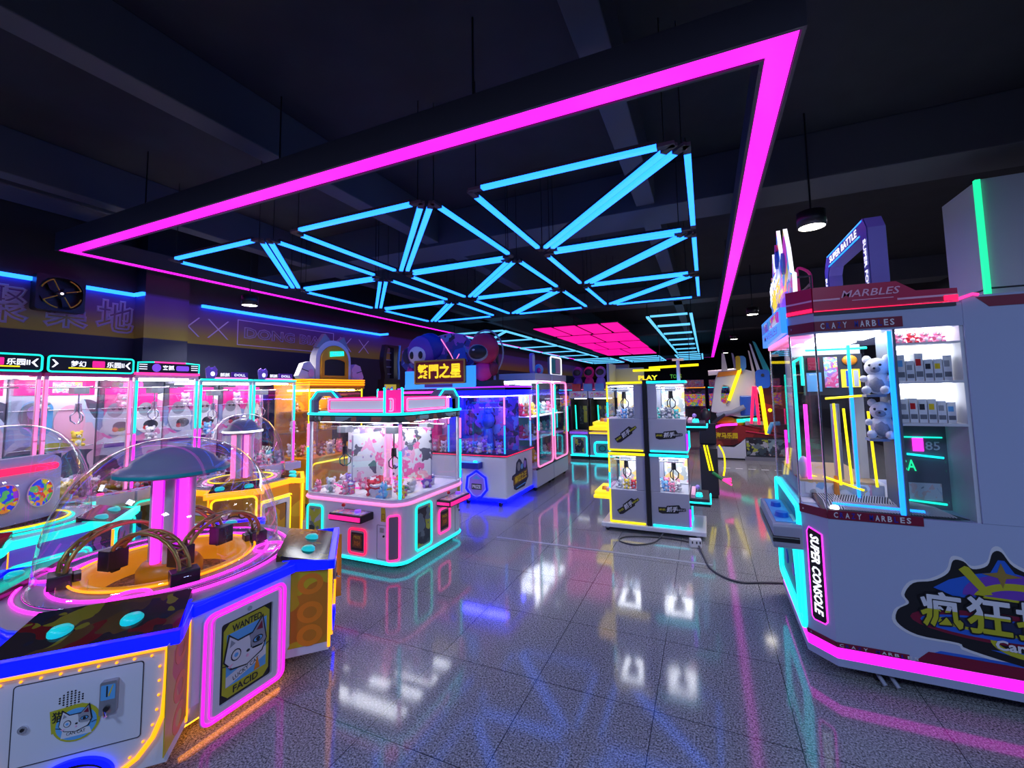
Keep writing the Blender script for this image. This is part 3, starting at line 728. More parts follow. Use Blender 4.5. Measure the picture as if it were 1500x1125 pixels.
    # centre column with canopy
    if st.get('pod'):
        T = Matrix.Rotation(.35-st.get('rz', 0), 4, 'Z'); q = MB('white', T @ frame((.06, 0, H+.04), (0, 1, 0), (0, 0, 1)))
        q.prism(rr(-.26, .0, .34, .58, .10), -.10, .0); pd = q.build('display_pod', o, .015)
        F = T @ frame((.062, 0, H+.04), (0, 1, 0), (0, 0, 1))
        t = MB('n_red', F); t.prism(rr(-.22, .44, .30, .50, .028), 0, .02); t.build('light_bar', pd)
        for x in (-.09, .17):
            t = MB('art_rainbow', F); t.prism(ell(x, .24, .095, .12, 24), 0, .01); t.ring(ell(x, .24, .105, .13, 24), ell(x, .24, .095, .12, 24), 0, .018, 'chrome'); t.build('marble_window', pd)
    # (canopy kind below)
    R = st.get('R', .70); top = st.get('top_z', 1.70); Z0 = H+.04
    if not st.get('pod'): column_and_canopy(o, st, H, Z0, ring)
    # grabbers
    for k in range(4 if st.get('arms', True) else 0):
        a = math.radians(-20)+k*PI/2; T = Matrix.Rotation(a-PI/2, 4, 'Z'); rb = pr+.10
        q = MB('black', T); q.box((-.075, rb-.05, Z0+.012), (.075, rb+.06, Z0+.095)); q.box((-.05, rb-.09, Z0+.03), (.05, rb-.05, Z0+.08)); g = q.build('grabber', o, .006)
        T2 = Matrix.Translation((rb*cos(a), rb*sin(a), 0)) @ Matrix.Rotation(a+PI+math.radians(30), 4, 'Z')
        t = MB('gold', T2)
        arc = [(.30*(1-cos(i*PI/11)), 0, Z0+.09+.22*sin(i*PI/11)) for i in range(11)]
        for s in (-1, 1): t.tube([(x, s*.032, z) for x, _, z in arc], .013, n=6)
        for i_ in range(10):
            p, p2 = arc[i_], arc[i_+1]
            t.cyl((p[0], -.034, p[2]), (p[0], .034, p[2]), .009, n=6); t.tube([(p[0], -.03, p[2]), (p2[0], .03, p2[2])], .006, n=4, m='brown')
        t.build('arched_arm', g)
        e = arc[-1]; t = MB('black', T2); t.box((e[0]-.03, -.06, e[2]-.10), (e[0]+.07, .06, e[2]+.03)); t.cyl((e[0], -.02, e[2]-.1), (e[0], .02, e[2]-.1), .02); t.build('scoop', g, .006)
    for k in range(4 if st.get('arms', True) else 0):
        a = k*PI/2+.15; x, y = (pr+.12)*cos(a), (pr+.12)*sin(a)
        t = MB('glass'); t.lathe([(.07, 0), (.07, .09)], (x, y, Z0+.0), 16); t.build('candy_cup', o)
    # dome
    hd = top-Z0; prof = []
    for i in range(17):
        u = i/16*PI/2; e = .86
        prof.append((max(.004, R*cos(u)**e), Z0+hd*sin(u)**e))
    q = MB('dome_glass'); q.lathe([(R+.02, Z0+.004), (R+.02, Z0+.02)]+prof, n=56); q.build('clear_dome', o)
    q = MB('chrome'); q.tube([(x, y, Z0+.012) for x, y in ell(0, 0, R+.02, R+.02, 56)], .007, True, 5)
    q.build('dome_rim', o)
    return o
dome_machine('candy_grab_machine', 'white octagonal candy machine with a large clear dome and cat poster', (-3.66, 1.90, 0),
             dict(edge='n_royal', ring='n_magenta_s', body='white', A=.85, B=.31, sd=1.075, sw=.36, pit=.44, R=.675, top_z=1.70, can_z=1.43, can_r=.33, rings=(.60, .74), loopoff=0, top='grey', canm='steel_soft', cola=.9))
dome_machine('candy_grab_machine', 'yellow domed candy machine with cartoon side prints by the claw machines', (-5.72, 3.74, 0),
             dict(edge='n_amber', ring='n_rose', body='amber', A=.57, B=.22, sd=.70, sw=.25, H=.86, pit=.28, R=.50, top_z=1.76, rings=(.40,), loops=False, pitm='art_candypile', can_z=1.50, can_r=.22, canm='grey', canlight='n_white',
                  panelart='art_amber', neon='n_yellow', cat=False, posterneon='n_yellow', top='grey', arms=False, rz=.12))
dome_machine('candy_grab_machine', 'pale domed machine with teal light rings behind the large dome', (-5.75, 1.72, 0),
             dict(edge='n_teal', ring='n_teal', body='violet', A=.64, B=.24, sd=.78, sw=.27, H=.86, pit=.30, R=.52, top_z=1.78, rings=(.40, .55), loops=False, pitm='art_candypile', pod=True,
                  panelart='art_purple', neon='n_teal', cat=False, posterneon='n_teal', top='white', arms=False, rz=.1))
# ------------------------------------------------------------------ claw machine row along the left wall
def claw_cabinet(idx, y0, y1, label, sign, floor_toys):
    """cabinet facing +x; local origin at the middle of its front on the floor"""
    w = y1-y0; o = thing('claw_machine', label, 'claw machine', (-6.8, (y0+y1)/2, 0), 0, 'claw machines along the left wall')
    h = w/2-.012; ztop = 2.30 if sign != 'small' else 2.25
    q = MB('white'); q.box((-.9, -h, .06), (0, h, .80)); q.box((-.9, -h, 0), (-.05, h, .06), 'black'); q.build('base_cabinet', o, .01)
    q = MB('white'); q.box((0, -h, .72), (.18, h, .84)); q.box((.02, -h+.03, .84), (.17, h-.03, .85), 'art_candy'); q.cyl((.09, -.15, .85), (.09, -.15, .93), .008, m='chrome'); q.ball((.09, -.15, .94), .022, 'red'); q.cyl((.09, .1, .85), (.09, .1, .87), .03, m='n_pink'); q.build('control_panel', o, .01)
    q = MB('palepink' if idx < 2 else 'white'); q.box((-.9, -h, .80), (-.86, h, ztop-.02), 'art_pink' if idx in (2, 3, 4) else 'art_blue'); q.box((-.88, -h, .78), (0, h, .80), 'white_soft'); q.build('back_panel', o)
    q = MB('pink' if idx < 2 else 'white'); q.box((-.9, -h, ztop-.04), (.0, h, ztop)); q.build('roof_panel', o)
    q = MB('n_inside'); q.box((-.74, -h+.06, ztop-.06), (-.54, h-.06, ztop-.045)); q.box((-.30, -h+.06, ztop-.06), (-.12, h-.06, ztop-.045)); q.build('inside_lamp', o)
    for s in (-1, 1):
        q = MB('palepink' if idx < 2 else 'white'); q.box((-.035, s*h, .80), (0, s*(h-.035), ztop-.04)); q.build('corner_post', o)
        q = MB('n_rose' if idx < 2 else 'n_teal'); q.tube([(.005, s*(h-.018), 1.55), (.005, s*(h-.018), ztop-.08)], .014)
        q.build('post_light', o)
        q = MB('n_rose' if idx < 2 else 'n_magenta_s'); q.tube([(.005, s*(h-.018), .86), (.005, s*(h-.018), 1.53)], .014); q.build('post_light', o)
    q = MB('glass'); q.box((-.012, -h+.04, .82), (-.004, h-.04, ztop-.06)); q.build('front_glass', o)
    for s in (-1, 1):
        q = MB('glass'); q.box((-.85, s*(h-.006), .82), (-.04, s*h, ztop-.06)); q.build('side_glass', o)
    # printed characters on the back wall and the top banner
    F = frame((-.855, 0, 0), (0, 1, 0), (0, 0, 1))
    q = MB('pink', F)
    if idx < 2:
        q.box((-h+.03, ztop-.25, .001), (h-.03, ztop-.06, .004), 'hotpink'); q.box((-h*.1, ztop-.22, .004), (h*.6, ztop-.08, .006), 'art_candy')
        q.prism(rr(-h*.75, 1.55, -h*.05, 1.98, .1), .001, .004, 'skyblue'); q.prism(ell(-h*.5, 1.80, .12, .16, 20), .004, .006, 'dark'); q.prism(ell(-h*.45, 1.84, .07, .09, 16), .006, .008, 'violet'); q.prism(ell(h*.35, 1.7, .15, .22, 20), .004, .006, 'palepink')
        q.prism(ell(-h*.1, 1.4, .2, .05, 18), .004, .006, 'olive'); q.box((-h*.8, 1.25, .004), (h*.2, 1.31, .006), 'dark')
    else:
        q.box((-h*.85, 1.75, .001), (-h*.2, 2.15, .004), 'hotpink'); q.box((h*.1, 1.75, .001), (h*.8, 2.15, .004), 'hotpink')
        for cx in (-h*.45, h*.5):
            q.prism(ell(cx, 1.68, .16, .20, 20), .004, .006, 'white_soft'); q.prism(ell(cx-.03, 1.83, .09, .10, 16), .006, .008, 'grey'); q.prism(ell(cx+.04, 1.60, .09, .07, 16), .006, .008, 'dark'); q.prism(ell(cx-.02, 1.56, .035, .035, 12), .008, .009, 'red')
            q.prism(ell(cx-.05, 1.85, .02, .025, 10), .008, .009, 'black'); q.prism(ell(cx+.02, 1.85, .02, .025, 10), .008, .009, 'black')
        q.box((-h*.8, 1.32, .004), (h*.8, 1.37, .006), 'purple')
    q.build('back_print', o)
    q = MB('chrome'); q.tube([(-.45, -h+.03, ztop-.16), (-.45, h-.03, ztop-.16)], .012); q.tube([(-.85, .03, ztop-.16), (-.03, .03, ztop-.16)], .010)
    for z in (1.38, 1.86): q.tube([(-.84, -h+.02, z), (-.84, h-.02, z)], .006)
    q.build('gantry', o)
    claw(o, -.42, .05, ztop-.16, ztop-.46)
    # base neon outline
    q = MB('n_teal'); q.tube([(.006, y, z) for y, z in rr(-h+.06, .12, h-.06, .66, .06)], .012, True); q.build('neon_outline', o)
    q = MB('art_dark'); q.prism([], 0, 0) if False else q.box((0, -h+.12, .18), (.005, -.02, .60)); q.build('front_print', o)
    q = MB('black'); q.box((0, .04, .2), (.006, h-.12, .42)); q.build('prize_flap', o)
    # sign
    F = frame((.02, 0, 0), (0, 1, 0), (0, 0, 1))
    if sign == 'wide':
        q = MB('black', F); q.prism(rr(-h, ztop, h, 2.5, .03), -.06, 0); sg = q.build('sign_box', o)
        q = MB('n_teal', F); q.tube([(x, y, .004) for x, y in rr(-h+.012, ztop+.012, h-.012, 2.49, .03)], .010, True); q.build('sign_outline', sg)
        q = MB('n_sign', F); q.text('\u68a6\u5e7b', -h*.34, 2.408, .13, .07, .002, .004, 'n_sign', bold=.02); q.text('\u4e50\u56edII', h*.52, 2.408, .17, .07, .002, .004, 'n_sign', bold=.02)
        q.prism(rr(-h*.03, 2.37, h*.26, 2.45, .01), .002, .004, 'lit_pink'); q.box((-h*.55, 2.352, .002), (h*.55, 2.365, .004), 'n_yellow')
        for s in (-1, 1): q.prism([(s*h*.86, 2.36), (s*h*.76, 2.405), (s*h*.86, 2.45), (s*h*.90, 2.45), (s*h*.82, 2.405), (s*h*.90, 2.36)], .002, .004, 'n_sign')
        q.build('sign_lettering', sg)
    elif sign == 'mid':
        q = MB('black', F); q.prism(rr(-h, ztop+.02, h, 2.48, .05), -.06, 0); sg = q.build('sign_box', o)
        q = MB('n_teal', F); q.tube([(-h+.01, ztop+.03, .004), (-h+.01, 2.46, .004), (-h*.5, 2.47, .004)], .010); q.tube([(h*.5, 2.47, .004), (h-.01, 2.46, .004), (h-.01, ztop+.03, .004)], .010); q.tube([(-h*.5, 2.47, .004), (h*.5, 2.47, .004)], .010, m='n_pink'); q.build('sign_outline', sg)
        q = MB('n_pink', F); q.box((-h, ztop+.0, -.06), (h, ztop+.03, .01)); q.build('sign_base_light', sg)
        q = MB('n_sign', F); q.text('\u6765\u6293', -.02, 2.40, .14, .065, .002, .004, 'n_sign', bold=.03); q.prism(ell(-h*.42, 2.395, .05, .055, 16), .002, .006, 'lit_violet'); q.prism(rr(h*.2, 2.36, h*.62, 2.43, .02), .002, .006, 'lit_violet')
        for s in (-1, 1):
            for z in (2.37, 2.40, 2.43): q.box((s*h*.70, z, .002), (s*h*.93, z+.01, .004), 'n_sign')
        q.build('sign_lettering', sg)
    else:
        q = MB('n_teal'); q.tube([(.01, -h, ztop), (.01, h, ztop)], .014); q.build('top_light', o)
        q = MB('lit_violet', F); q.prism(ell(-h*.62, ztop+.10, .075, .08, 18), -.02, 0, 'lit_violet'); q.prism([(-h*.85, ztop+.16), (-h*.72, ztop+.20), (-h*.66, ztop+.15), (-h*.52, ztop+.2), (-h*.42, ztop+.15), (-h*.5, ztop+.02), (-h*.8, ztop+.02)], -.02, .003, 'violet')
        q.prism(ell(-h*.60, ztop+.085, .03, .035, 12), .003, .006, 'n_sign'); q.prism(rr(h*.12, ztop+.03, h*.78, ztop+.12, .01), -.02, 0, 'purple'); q.box((-h*.5, ztop+.014, -.02), (h*.78, ztop+.035, .003), 'n_rose')
        q.text('\u6293\u6293', -h*.14, ztop+.075, .14, .055, -.01, .003, 'n_sign', bold=.03); q.text('DOLL', h*.45, ztop+.075, .17, .04, 0, .003, 'n_sign', bold=.02); q.build('topper_plate', o)
    heap(-6.8-.80, -6.8-.12, y0+.06, y1-.06, .80, 12, floor_toys, 'in the heap inside the %s' % SHORT[idx], face=PI/2, seed=idx+3)
    # the prize toys hung on the back grid
    for k in range(2):
        put_plush(floor_toys[k], (-7.56, (y0+y1)/2+(-.16, .18)[k], 1.385 if k else 1.865), '%s plush toy on the %s bar of the %s' % (floor_toys[k], ('upper', 'lower')[k], SHORT[idx]), 'prize toys displayed in the claw row', PI/2, .85)
SHORT = ['near end pink claw machine', 'second pink claw machine', 'third claw machine along the wall', 'fourth claw machine along the wall', 'fifth claw machine along the wall']
edges = [1.42, 2.22, 3.03, 3.79, 4.58, 5.37]
claw_cabinet(0, edges[0], edges[1], 'pink claw machine at the near end of the row, wide teal-edged sign', 'wide', ['white', 'purple', 'yellow', 'grey'])
claw_cabinet(1, edges[1], edges[2], 'pink claw machine second in the row, wide teal-edged sign', 'wide', ['grey', 'yellow', 'white', 'brown'])
claw_cabinet(2, edges[2], edges[3], 'claw machine third in the row, small pink and teal sign', 'mid', ['pink', 'white', 'grey', 'red'])
claw_cabinet(3, edges[3], edges[4], 'claw machine fourth in the row, violet topper plates', 'small', ['white', 'blue', 'grey', 'pink'])
claw_cabinet(4, edges[4], edges[5], 'claw machine fifth in the row, next to the yellow machine', 'small', ['white', 'pink', 'teal', 'grey'])

# ------------------------------------------------------------------ yellow claw machine with helmet topper
def yellow_machine():
    o = thing('claw_machine', 'yellow lit claw machine with a big helmet topper', 'claw machine', (-6.6, 6.13, 0))
    h = .65
    q = MB('amber'); q.box((-.9, -h, .06), (0, h, .85)); q.box((-.9, -h, 0), (-.05, h, .06), 'black'); q.build('base_cabinet', o, .01)
    q = MB('art_amber'); q.box((-.9, -h, .85), (-.86, h, 2.1)); q.build('back_panel', o)
    q = MB('amber'); q.box((-.92, -h-.01, 2.1), (.02, h+.01, 2.16)); q.build('roof_panel', o)
    for z in (2.18, 2.225, 2.27):
        q = MB('n_amber'); q.tube([(.03, -h, z), (.03, h, z)], .014); q.tube([(.03, h, z), (-.9, h+.02, z)], .014); q.tube([(.03, -h, z), (-.9, -h-.02, z)], .014); q.build('top_light', o)
    q = MB('amber'); q.box((-.92, -h, 2.16), (.01, h, 2.285)); q.build('top_band', o)
    q = MB('n_inside_amber'); q.box((-.7, -h+.1, 2.06), (-.6, h-.1, 2.09)); q.box((-.2, -h+.1, 2.06), (-.14, h-.1, 2.09)); q.build('inside_lamp', o)
    for s in (-1, 1):
        for x in (-.02, -.88):
            q = MB('n_yellow'); q.tube([(x, s*(h-.02), .88), (x, s*(h-.02), 2.1)], .014); q.build('post_light', o)
        q = MB('glass'); q.box((-.85, s*(h-.004), .86), (-.04, s*(h+.002), 2.09)); q.build('side_glass', o)
    q = MB('glass'); q.box((-.008, -h+.04, .86), (0, h-.04, 2.09)); q.build('front_glass', o)
    q = MB('n_yellow'); q.tube([(.008, y, z) for y, z in rr(-h+.08, .15, h-.08, .75, .08)], .014, True); q.build('neon_outline', o)
    q = MB('gold'); q.tube([(-.45, -h, 1.98), (-.45, h, 1.98)], .012)
    for z in (1.28, 1.68): q.box((-.84, -h+.05, z-.02), (-.62, h-.05, z))
    q.build('shelf', o)
    claw(o, -.4, -.1, 1.98, 1.6, 'black', .07)
    for i, (y, z, k) in enumerate(((-.4, 1.28, 'white'), (-.1, 1.28, 'brown'), (.25, 1.28, 'yellow'), (-.35, 1.68, 'brown'), (.1, 1.68, 'white'), (.45, 1.68, 'blue'))):
        put_plush(k, (-6.6-.72, 6.13+y, z), '%s plush toy on the %s shelf of the yellow claw machine, place %s' % (k, ('lower', 'upper')[i // 3], ('one', 'two', 'three')[i % 3]), 'toys on the shelves of the yellow machine', PI/2, .9)
    heap(-7.35, -6.7, 5.53, 6.73, .85, 15, ['white', 'brown', 'yellow', 'pink'], 'heaped in the yellow lit claw machine', PI/2, seed=9)
    # topper: helmet with ears and two paws
    F = frame((-.1, -.02, 2.29), (0, 1, 0), (0, 0, 1))
    q = MB('white_soft', F)
    dome_ = [(-.42, 0)]+[(-.42+0*i, .05) for i in range(1)]+[(.42*cos(PI-i*PI/14), .36+.40*sin(PI-i*PI/14)) for i in range(15)]+[(.42, 0)]
    q.prism(dome_, -.16, 0); tp = q.build('helmet_topper', o, .02)
    q = MB('grey', F); q.prism([(-.40, .60), (-.20, .88), (-.06, .74), (-.2, .6)], -.12, -.02); q.prism([(.40, .58), (.26, .86), (.10, .74), (.2, .6)], -.12, -.02); q.build('ears', tp, .01)
    q = MB('amber', F); q.ring([(-.33, 0)]+[(.33*cos(PI-i*PI/14), .36+.30*sin(PI-i*PI/14)) for i in range(15)]+[(.33, 0)], [(-.25, .07)]+[(.25*cos(PI-i*PI/14)*1.0, .33+.06*sin(PI-i*PI/14)) for i in range(15)]+[(.25, .07)], 0, .04); q.build('visor_surround', tp, .008)
    q = MB('black', F); q.prism(rr(-.26, .06, .26, .42, .06), .0, .015); q.build('visor_screen', tp)
    q = MB('n_green', F); q.prism([(-.14, .43), (.19, .47), (.18, .56), (-.14, .53)], .045, .06, 'n_teal'); q.text('HELLO', .03, .50, .22, .05, .06, .062, 'white'); q.build('light_badge', tp)
    for s, mm in ((-1, 'white_soft'), (1, 'palepink')):
        q = MB(mm, F); q.prism([(s*.44, .0), (s*.46, .22), (s*.55, .32), (s*.68, .28), (s*.78, .05), (s*.74, .0)], -.12, 0); q.prism([(s*.48, .1), (s*.72, .17), (s*.72, .185), (s*.48, .115)], 0, .006, 'dark'); q.prism(ell(s*.52, .1, .06, .08, 14), 0, .01, 'palepink'); q.build('paw', tp, .01)
yellow_machine()

# ------------------------------------------------------------------ four-player claw machine in the middle
def mid_claw():
    cx, cy = -3.975, 4.54
    o = thing('claw_machine', 'free-standing pink and teal claw machine with blank lit toppers', 'claw machine', (cx, cy, 0))
    hx, hy = .765, .665
    R = lambda d=0, r=.16: rr(-hx+d, -hy+d, hx-d, hy-d, max(.01, r-d))
    q = MB('white'); q.prism(R(.0), .09, .70, smooth=False); q.build('base_cabinet', o)
    q = MB('white'); q.prism(R(-.02, .18), .70, .735); q.ring(R(-.02, .18), R(.015), .735, .79, 'white'); q.prism(R(.015), .735, .765, 'white_soft'); q.build('prize_deck', o)
    q = MB('n_rose'); q.tube([(x, y, .735) for x, y in R(-.03, .19)], .018, True); q.build('deck_light', o)
    q = MB('n_cyan'); q.tube([(x, y, .085) for x, y in R(-.005)], .018, True); q.build('skirt_light', o)
    for x in (-.62, .62):
        for y in (-.52, .52):
            q = MB('black'); q.cyl((x, y-.02, .04), (x, y+.02, .04), .04, m='rubber'); q.box((x-.03, y-.03, .05), (x+.03, y+.03, .09), 'steel'); q.build('caster', o)
    q = MB('black'); q.prism(R(-.02, .17), 1.66, 1.745); q.build('header', o)
    q = MB('art_comic'); q.ring(R(-.022, .172), R(-.018, .17), 1.672, 1.725); q.build('header_print', o)
    q = MB('n_cyan'); q.tube([(x, y, 1.757) for x, y in R(-.035, .19)], .017, True); q.build('header_light', o)
    q = MB('n_inside'); 
    for y in (-.45, -.15, .15, .45): q.box((-.64, y-.08, 1.64), (.64, y+.08, 1.655))
    q.build('inside_lamp', o)
    q = MB('glass'); q.ring(R(.03), R(.036), .77, 1.66); q.build('glass_walls', o)
    for sx, sy in ((1, -1), (-1, -1), (1, 1), (-1, 1)):
        x, y = sx*(hx-.055), sy*(hy-.055)
        q = MB('palepink'); q.cyl((x, y, .77), (x, y, 1.66), .022, m='white'); q.build('corner_post', o)
        q = MB('n_rose'); q.tube([(x+sx*.02, y+sy*.024, 1.35), (x+sx*.02, y+sy*.024, 1.63)], .017); q.build('post_light', o)
        q = MB('n_cyan'); q.tube([(x+sx*.02, y+sy*.024, .80), (x+sx*.02, y+sy*.024, 1.33)], .017); q.build('post_light', o)
    # toppers: a lit box with teal outlined arches on each side
    q = MB('grey'); q.prism(R(.2, .1), 1.745, 1.80); q.build('roof_panel', o)
    for k_, (a, L, D) in enumerate(((0, hx, hy), (PI/2, hy, hx), (PI, hx, hy), (1.5*PI, hy, hx))):
        F = Matrix.Rotation(a, 4, 'Z') @ frame((0, -D+.06, 1.765), (1, 0, 0), (0, 0, 1)); m_ = 1 if k_ % 2 == 0 else -1
        fl = (lambda P: [(m_*x, y) for x, y in P]) if m_ > 0 else (lambda P: [(-x, y) for x, y in P][::-1])
        q = MB('grey', F)
        q.ring(fl([(-L+.04, 0), (-L+.04, .16), (-L+.15, .275), (-L+.40, .275), (-L+.52, .17), (-L+.52, 0)]), fl([(-L+.11, .001), (-L+.11, .14), (-L+.18, .21), (-L+.37, .21), (-L+.44, .15), (-L+.44, .001)]), -.05, 0)
        tp = q.build('topper_arch', o)
        q = MB('n_cyan', F); q.tube([(m_*x, y, .008) for x, y in ((-L+.04, .0), (-L+.04, .16), (-L+.15, .275), (-L+.40, .275), (-L+.52, .17))], .013); q.build('neon_outline', tp)
        q = MB('lit_pink', F); q.prism(fl(rr(-L+.36, .01, L-.12, .185, .03)), .005, .03); pb = q.build('lit_panel', o)
        q = MB('lit_cream', F); q.prism(fl(rr(-L+.41, .045, L-.16, .15, .015)), .03, .035); q.build('blank_face', pb)
        q = MB('n_rose', F); q.tube([(m_*x, y, .035) for x, y in rr(-L+.38, .028, L-.135, .168, .02)], .010, True); q.build('neon_outline', pb)
        if k_ % 2 == 0:
            F = Matrix.Rotation(a+PI/4, 4, 'Z') @ frame((0, -math.hypot(hx, hy)+.17, 1.765), (1, 0, 0), (0, 0, 1))
            q = MB('lit_pink', F); q.box((-.10, 0, -.10), (.10, .27, .02)); cb = q.build('corner_topper', o)
            for s in (-1, 1):
                q = MB('n_cyan', F); q.tube([(s*.10, 0, .025), (s*.10, .285, .025), (s*.10, .29, -.08)], .014); q.build('neon_outline', cb)
    # front faces: local panels on each side
    for a, L, D in ((0, hx, hy), (PI/2, hy, hx)):
        F = Matrix.Rotation(a, 4, 'Z') @ frame((0, -D, 0), (1, 0, 0), (0, 0, 1))
        u = -L+.07 if a == 0 else -L+.22
        def pan(x0, z0, x1, z1, nm, ne, inner, r=.04):
            t = MB('grey', F); t.prism(rr(x0+.02, z0+.02, x1-.02, z1-.02, r*.6), .0, .008, 'grey'); t.prism(rr(x0+.035, z0+.04, x1-.035, z1-.04, .01), .008, .011, inner); p = t.build(nm, o)
            t = MB(ne, F); t.tube([(x, y, .012) for x, y in rr(x0, z0, x1, z1, r)], .012, True); t.build('neon_outline', p); return p
        if a == 0:
            x0 = -L+.10
            p1 = pan(x0, .16, x0+.25, .64, 'poster_panel', 'n_teal', 'art_dark'); p2 = pan(.02, .14, .27, .42, 'prize_flap', 'n_red', 'black'); px_ = .145
            ctl = (-.10, .38); st = .43
        else:
            p1 = pan(-.40, .15, -.10, .66, 'poster_panel', 'n_teal', 'art_dark'); p2 = pan(.06, .20, .30, .50, 'prize_flap', 'n_pink', 'black'); px_ = .18
            ctl = (.02, .50); st = .44
        t = MB('orange', F); z = .17 if a == 0 else .24
        t.box((px_-.07, z+.04, .011), (px_+.07, z+.19, .013), 'brown'); t.text('PRIZE', px_, z+.16, .10, .03, .013, .014, 'yellow'); t.text('PUSH', px_, z+.09, .08, .05, .013, .014, 'orange'); t.build('flap_print', p2)
        t = MB('black', F); t.box((ctl[0], .555, 0), (ctl[1], .64, .20)); cp = t.build('control_panel', o, .008)
        t = MB('lit_pink', F); t.box((ctl[0]+.01, .575, .20), (ctl[1]-.01, .62, .215)); t.box((ctl[0], .58, .01), (ctl[0]-.008, .615, .19)); t.build('panel_light', cp)
        t = MB('art_candy', F); t.box((ctl[0]+.02, .641, .03), (ctl[1]-.02, .643, .18)); t.build('panel_print', cp)
        t = MB('black', F); m_ = (ctl[0]+ctl[1])/2; t.cyl((m_-.12, .64, .1), (m_-.12, .70, .1), .008, m='chrome'); t.ball((m_-.12, .71, .1), .022, 'red'); t.build('joystick', cp)
        t = MB('lit_violet', F); t.lathe([(0, .0), (.03, 0)], (0, 0, 0)) if False else t.cyl((m_+.1, .64, .1), (m_+.1, .672, .1), .035, m='lit_violet'); t.build('button', cp)
        t = MB('steel', F); t.ring(rr(st, .12, st+.15, .50, .01), rr(st+.004, .124, st+.146, .496, .008), 0, .003, 'midgrey'); t.box((st+.05, .42, 0), (st+.10, .47, .01), 'steel'); t.cyl((st+.1, .38, 0), (st+.1, .38, .01), .012, m='black'); t.build('coin_door', o)
        t = MB('orange', F); t.prism([(st+.06, .54), (st+.06, .70), (st+.075, .72), (st+.10, .72), (st+.115, .70), (st+.125, .62), (st+.125, .54)], .001, .004, 'olive'); t.ring(rr(st+.075, .56, st+.11, .63, .01), rr(st+.08, .565, st+.105, .625, .008), .004, .005, 'black'); t.build('bottle_sticker', o)
    F = Matrix.Rotation(PI/4, 4, 'Z') @ frame((0, -math.hypot(hx, hy)+.062, 0), (1, 0, 0), (0, 0, 1))
    t = MB('palepink', F); t.prism(rr(-.055, .15, .055, .61, .02), -.01, .008, 'midgrey'); cpn = t.build('corner_panel', o)
    t = MB('n_pink', F); t.tube([(x, y, .014) for x, y in rr(-.065, .135, .065, .625, .03)], .012, True); t.build('neon_outline', cpn)
    # inside: back-to-back divider, claws, rails
    q = MB('art_pink'); q.box((-.012, -.6, .765), (.012, .6, 1.6), 'glass'); q.box((-.70, -.012, .90), (-.08, .012, 1.55), 'art_doodle'); q.box((.08, -.012, .9), (.70, .012, 1.55), 'art_doodle'); q.box((-.012, -.62, .95), (.012, -.08, 1.5), 'art_doodle'); q.box((-.012, .08, .95), (.012, .62, 1.5), 'art_doodle'); q.build('divider', o)
    q = MB('palepink'); q.cyl((0, 0, .765), (0, 0, 1.64), .05, m='palepink'); q.build('centre_post', o)
    q = MB('n_rose'); q.tube([(.06*cos(t_), .06*sin(t_), .8) for t_ in (0,)]+[(.06, 0, 1.6)], .014); q.tube([(0, -.06, .8), (0, -.06, 1.6)], .014); q.build('centre_light', o)
    q = MB('chrome'); 
    for y in (-.3, .3): q.tube([(-.7, y, 1.57), (.7, y, 1.57)], .012)
    q.build('gantry', o)
    for x, y in ((.38, -.33), (-.4, -.35), (.4, .3), (-.4, .3)): claw(o, x, y, 1.58, 1.22, 'black', .06)
    q = MB('n_pink'); q.tube([(.34*cos(t_/16*PI)*1.0+.1, .15+.25*sin(t_/16*PI), .80) for t_ in range(17)], .012); q.tube([(-.6, -.35, .83), (-.25, -.5, .83), (-.05, -.45, .83)], .010); q.build('chute_light', o)
    G = 'toys lying in the middle claw machine'
    rnd = random.Random(4); n = 0
    names = ['pink', 'white', 'pink', 'grey', 'red', 'blue', 'yellow', 'white', 'purple', 'pink', 'teal', 'pink']
    for k in range(26):
        x = -.62+(k % 7)*.2+rnd.uniform(-.05, .05); y = -.5+(k // 7)*.30+rnd.uniform(-.05, .05)
        if abs(x) < .08 or abs(y) < .07: continue
        kd = names[k % 12]
        put_plush(kd, (cx+x, cy+y, .765), '%s plush toy lying in the pink and teal middle claw machine' % kd, G, rnd.uniform(-1, 1), rnd.uniform(.6, .85))
    for k, (x, y, m1) in enumerate(((.42, -.48, 'art_box'), (.56, -.38, 'art_candy'), (.5, .25, 'art_box'), (-.15, -.5, 'art_candy'), (.25, -.5, 'art_box'))):
        t = MB(m1); t.box((-.05, -.035, 0), (.05, .035, .13)); t.box((-.051, -.036, .09), (.051, .036, .11), ('yellow', 'green', 'blue', 'pink', 'red')[k])
        pb = t.build('prize_box', bevel=.003); pb.location = (cx+x, cy+y, .765); pb.rotation_euler = (0, 0, rnd.uniform(-.6, .6))
        tag(pb, 'small prize carton with %s band standing in the middle claw machine' % ('yellow', 'green', 'blue', 'pink', 'red')[k], 'prize box', 'prize cartons in the middle claw machine')
mid_claw()

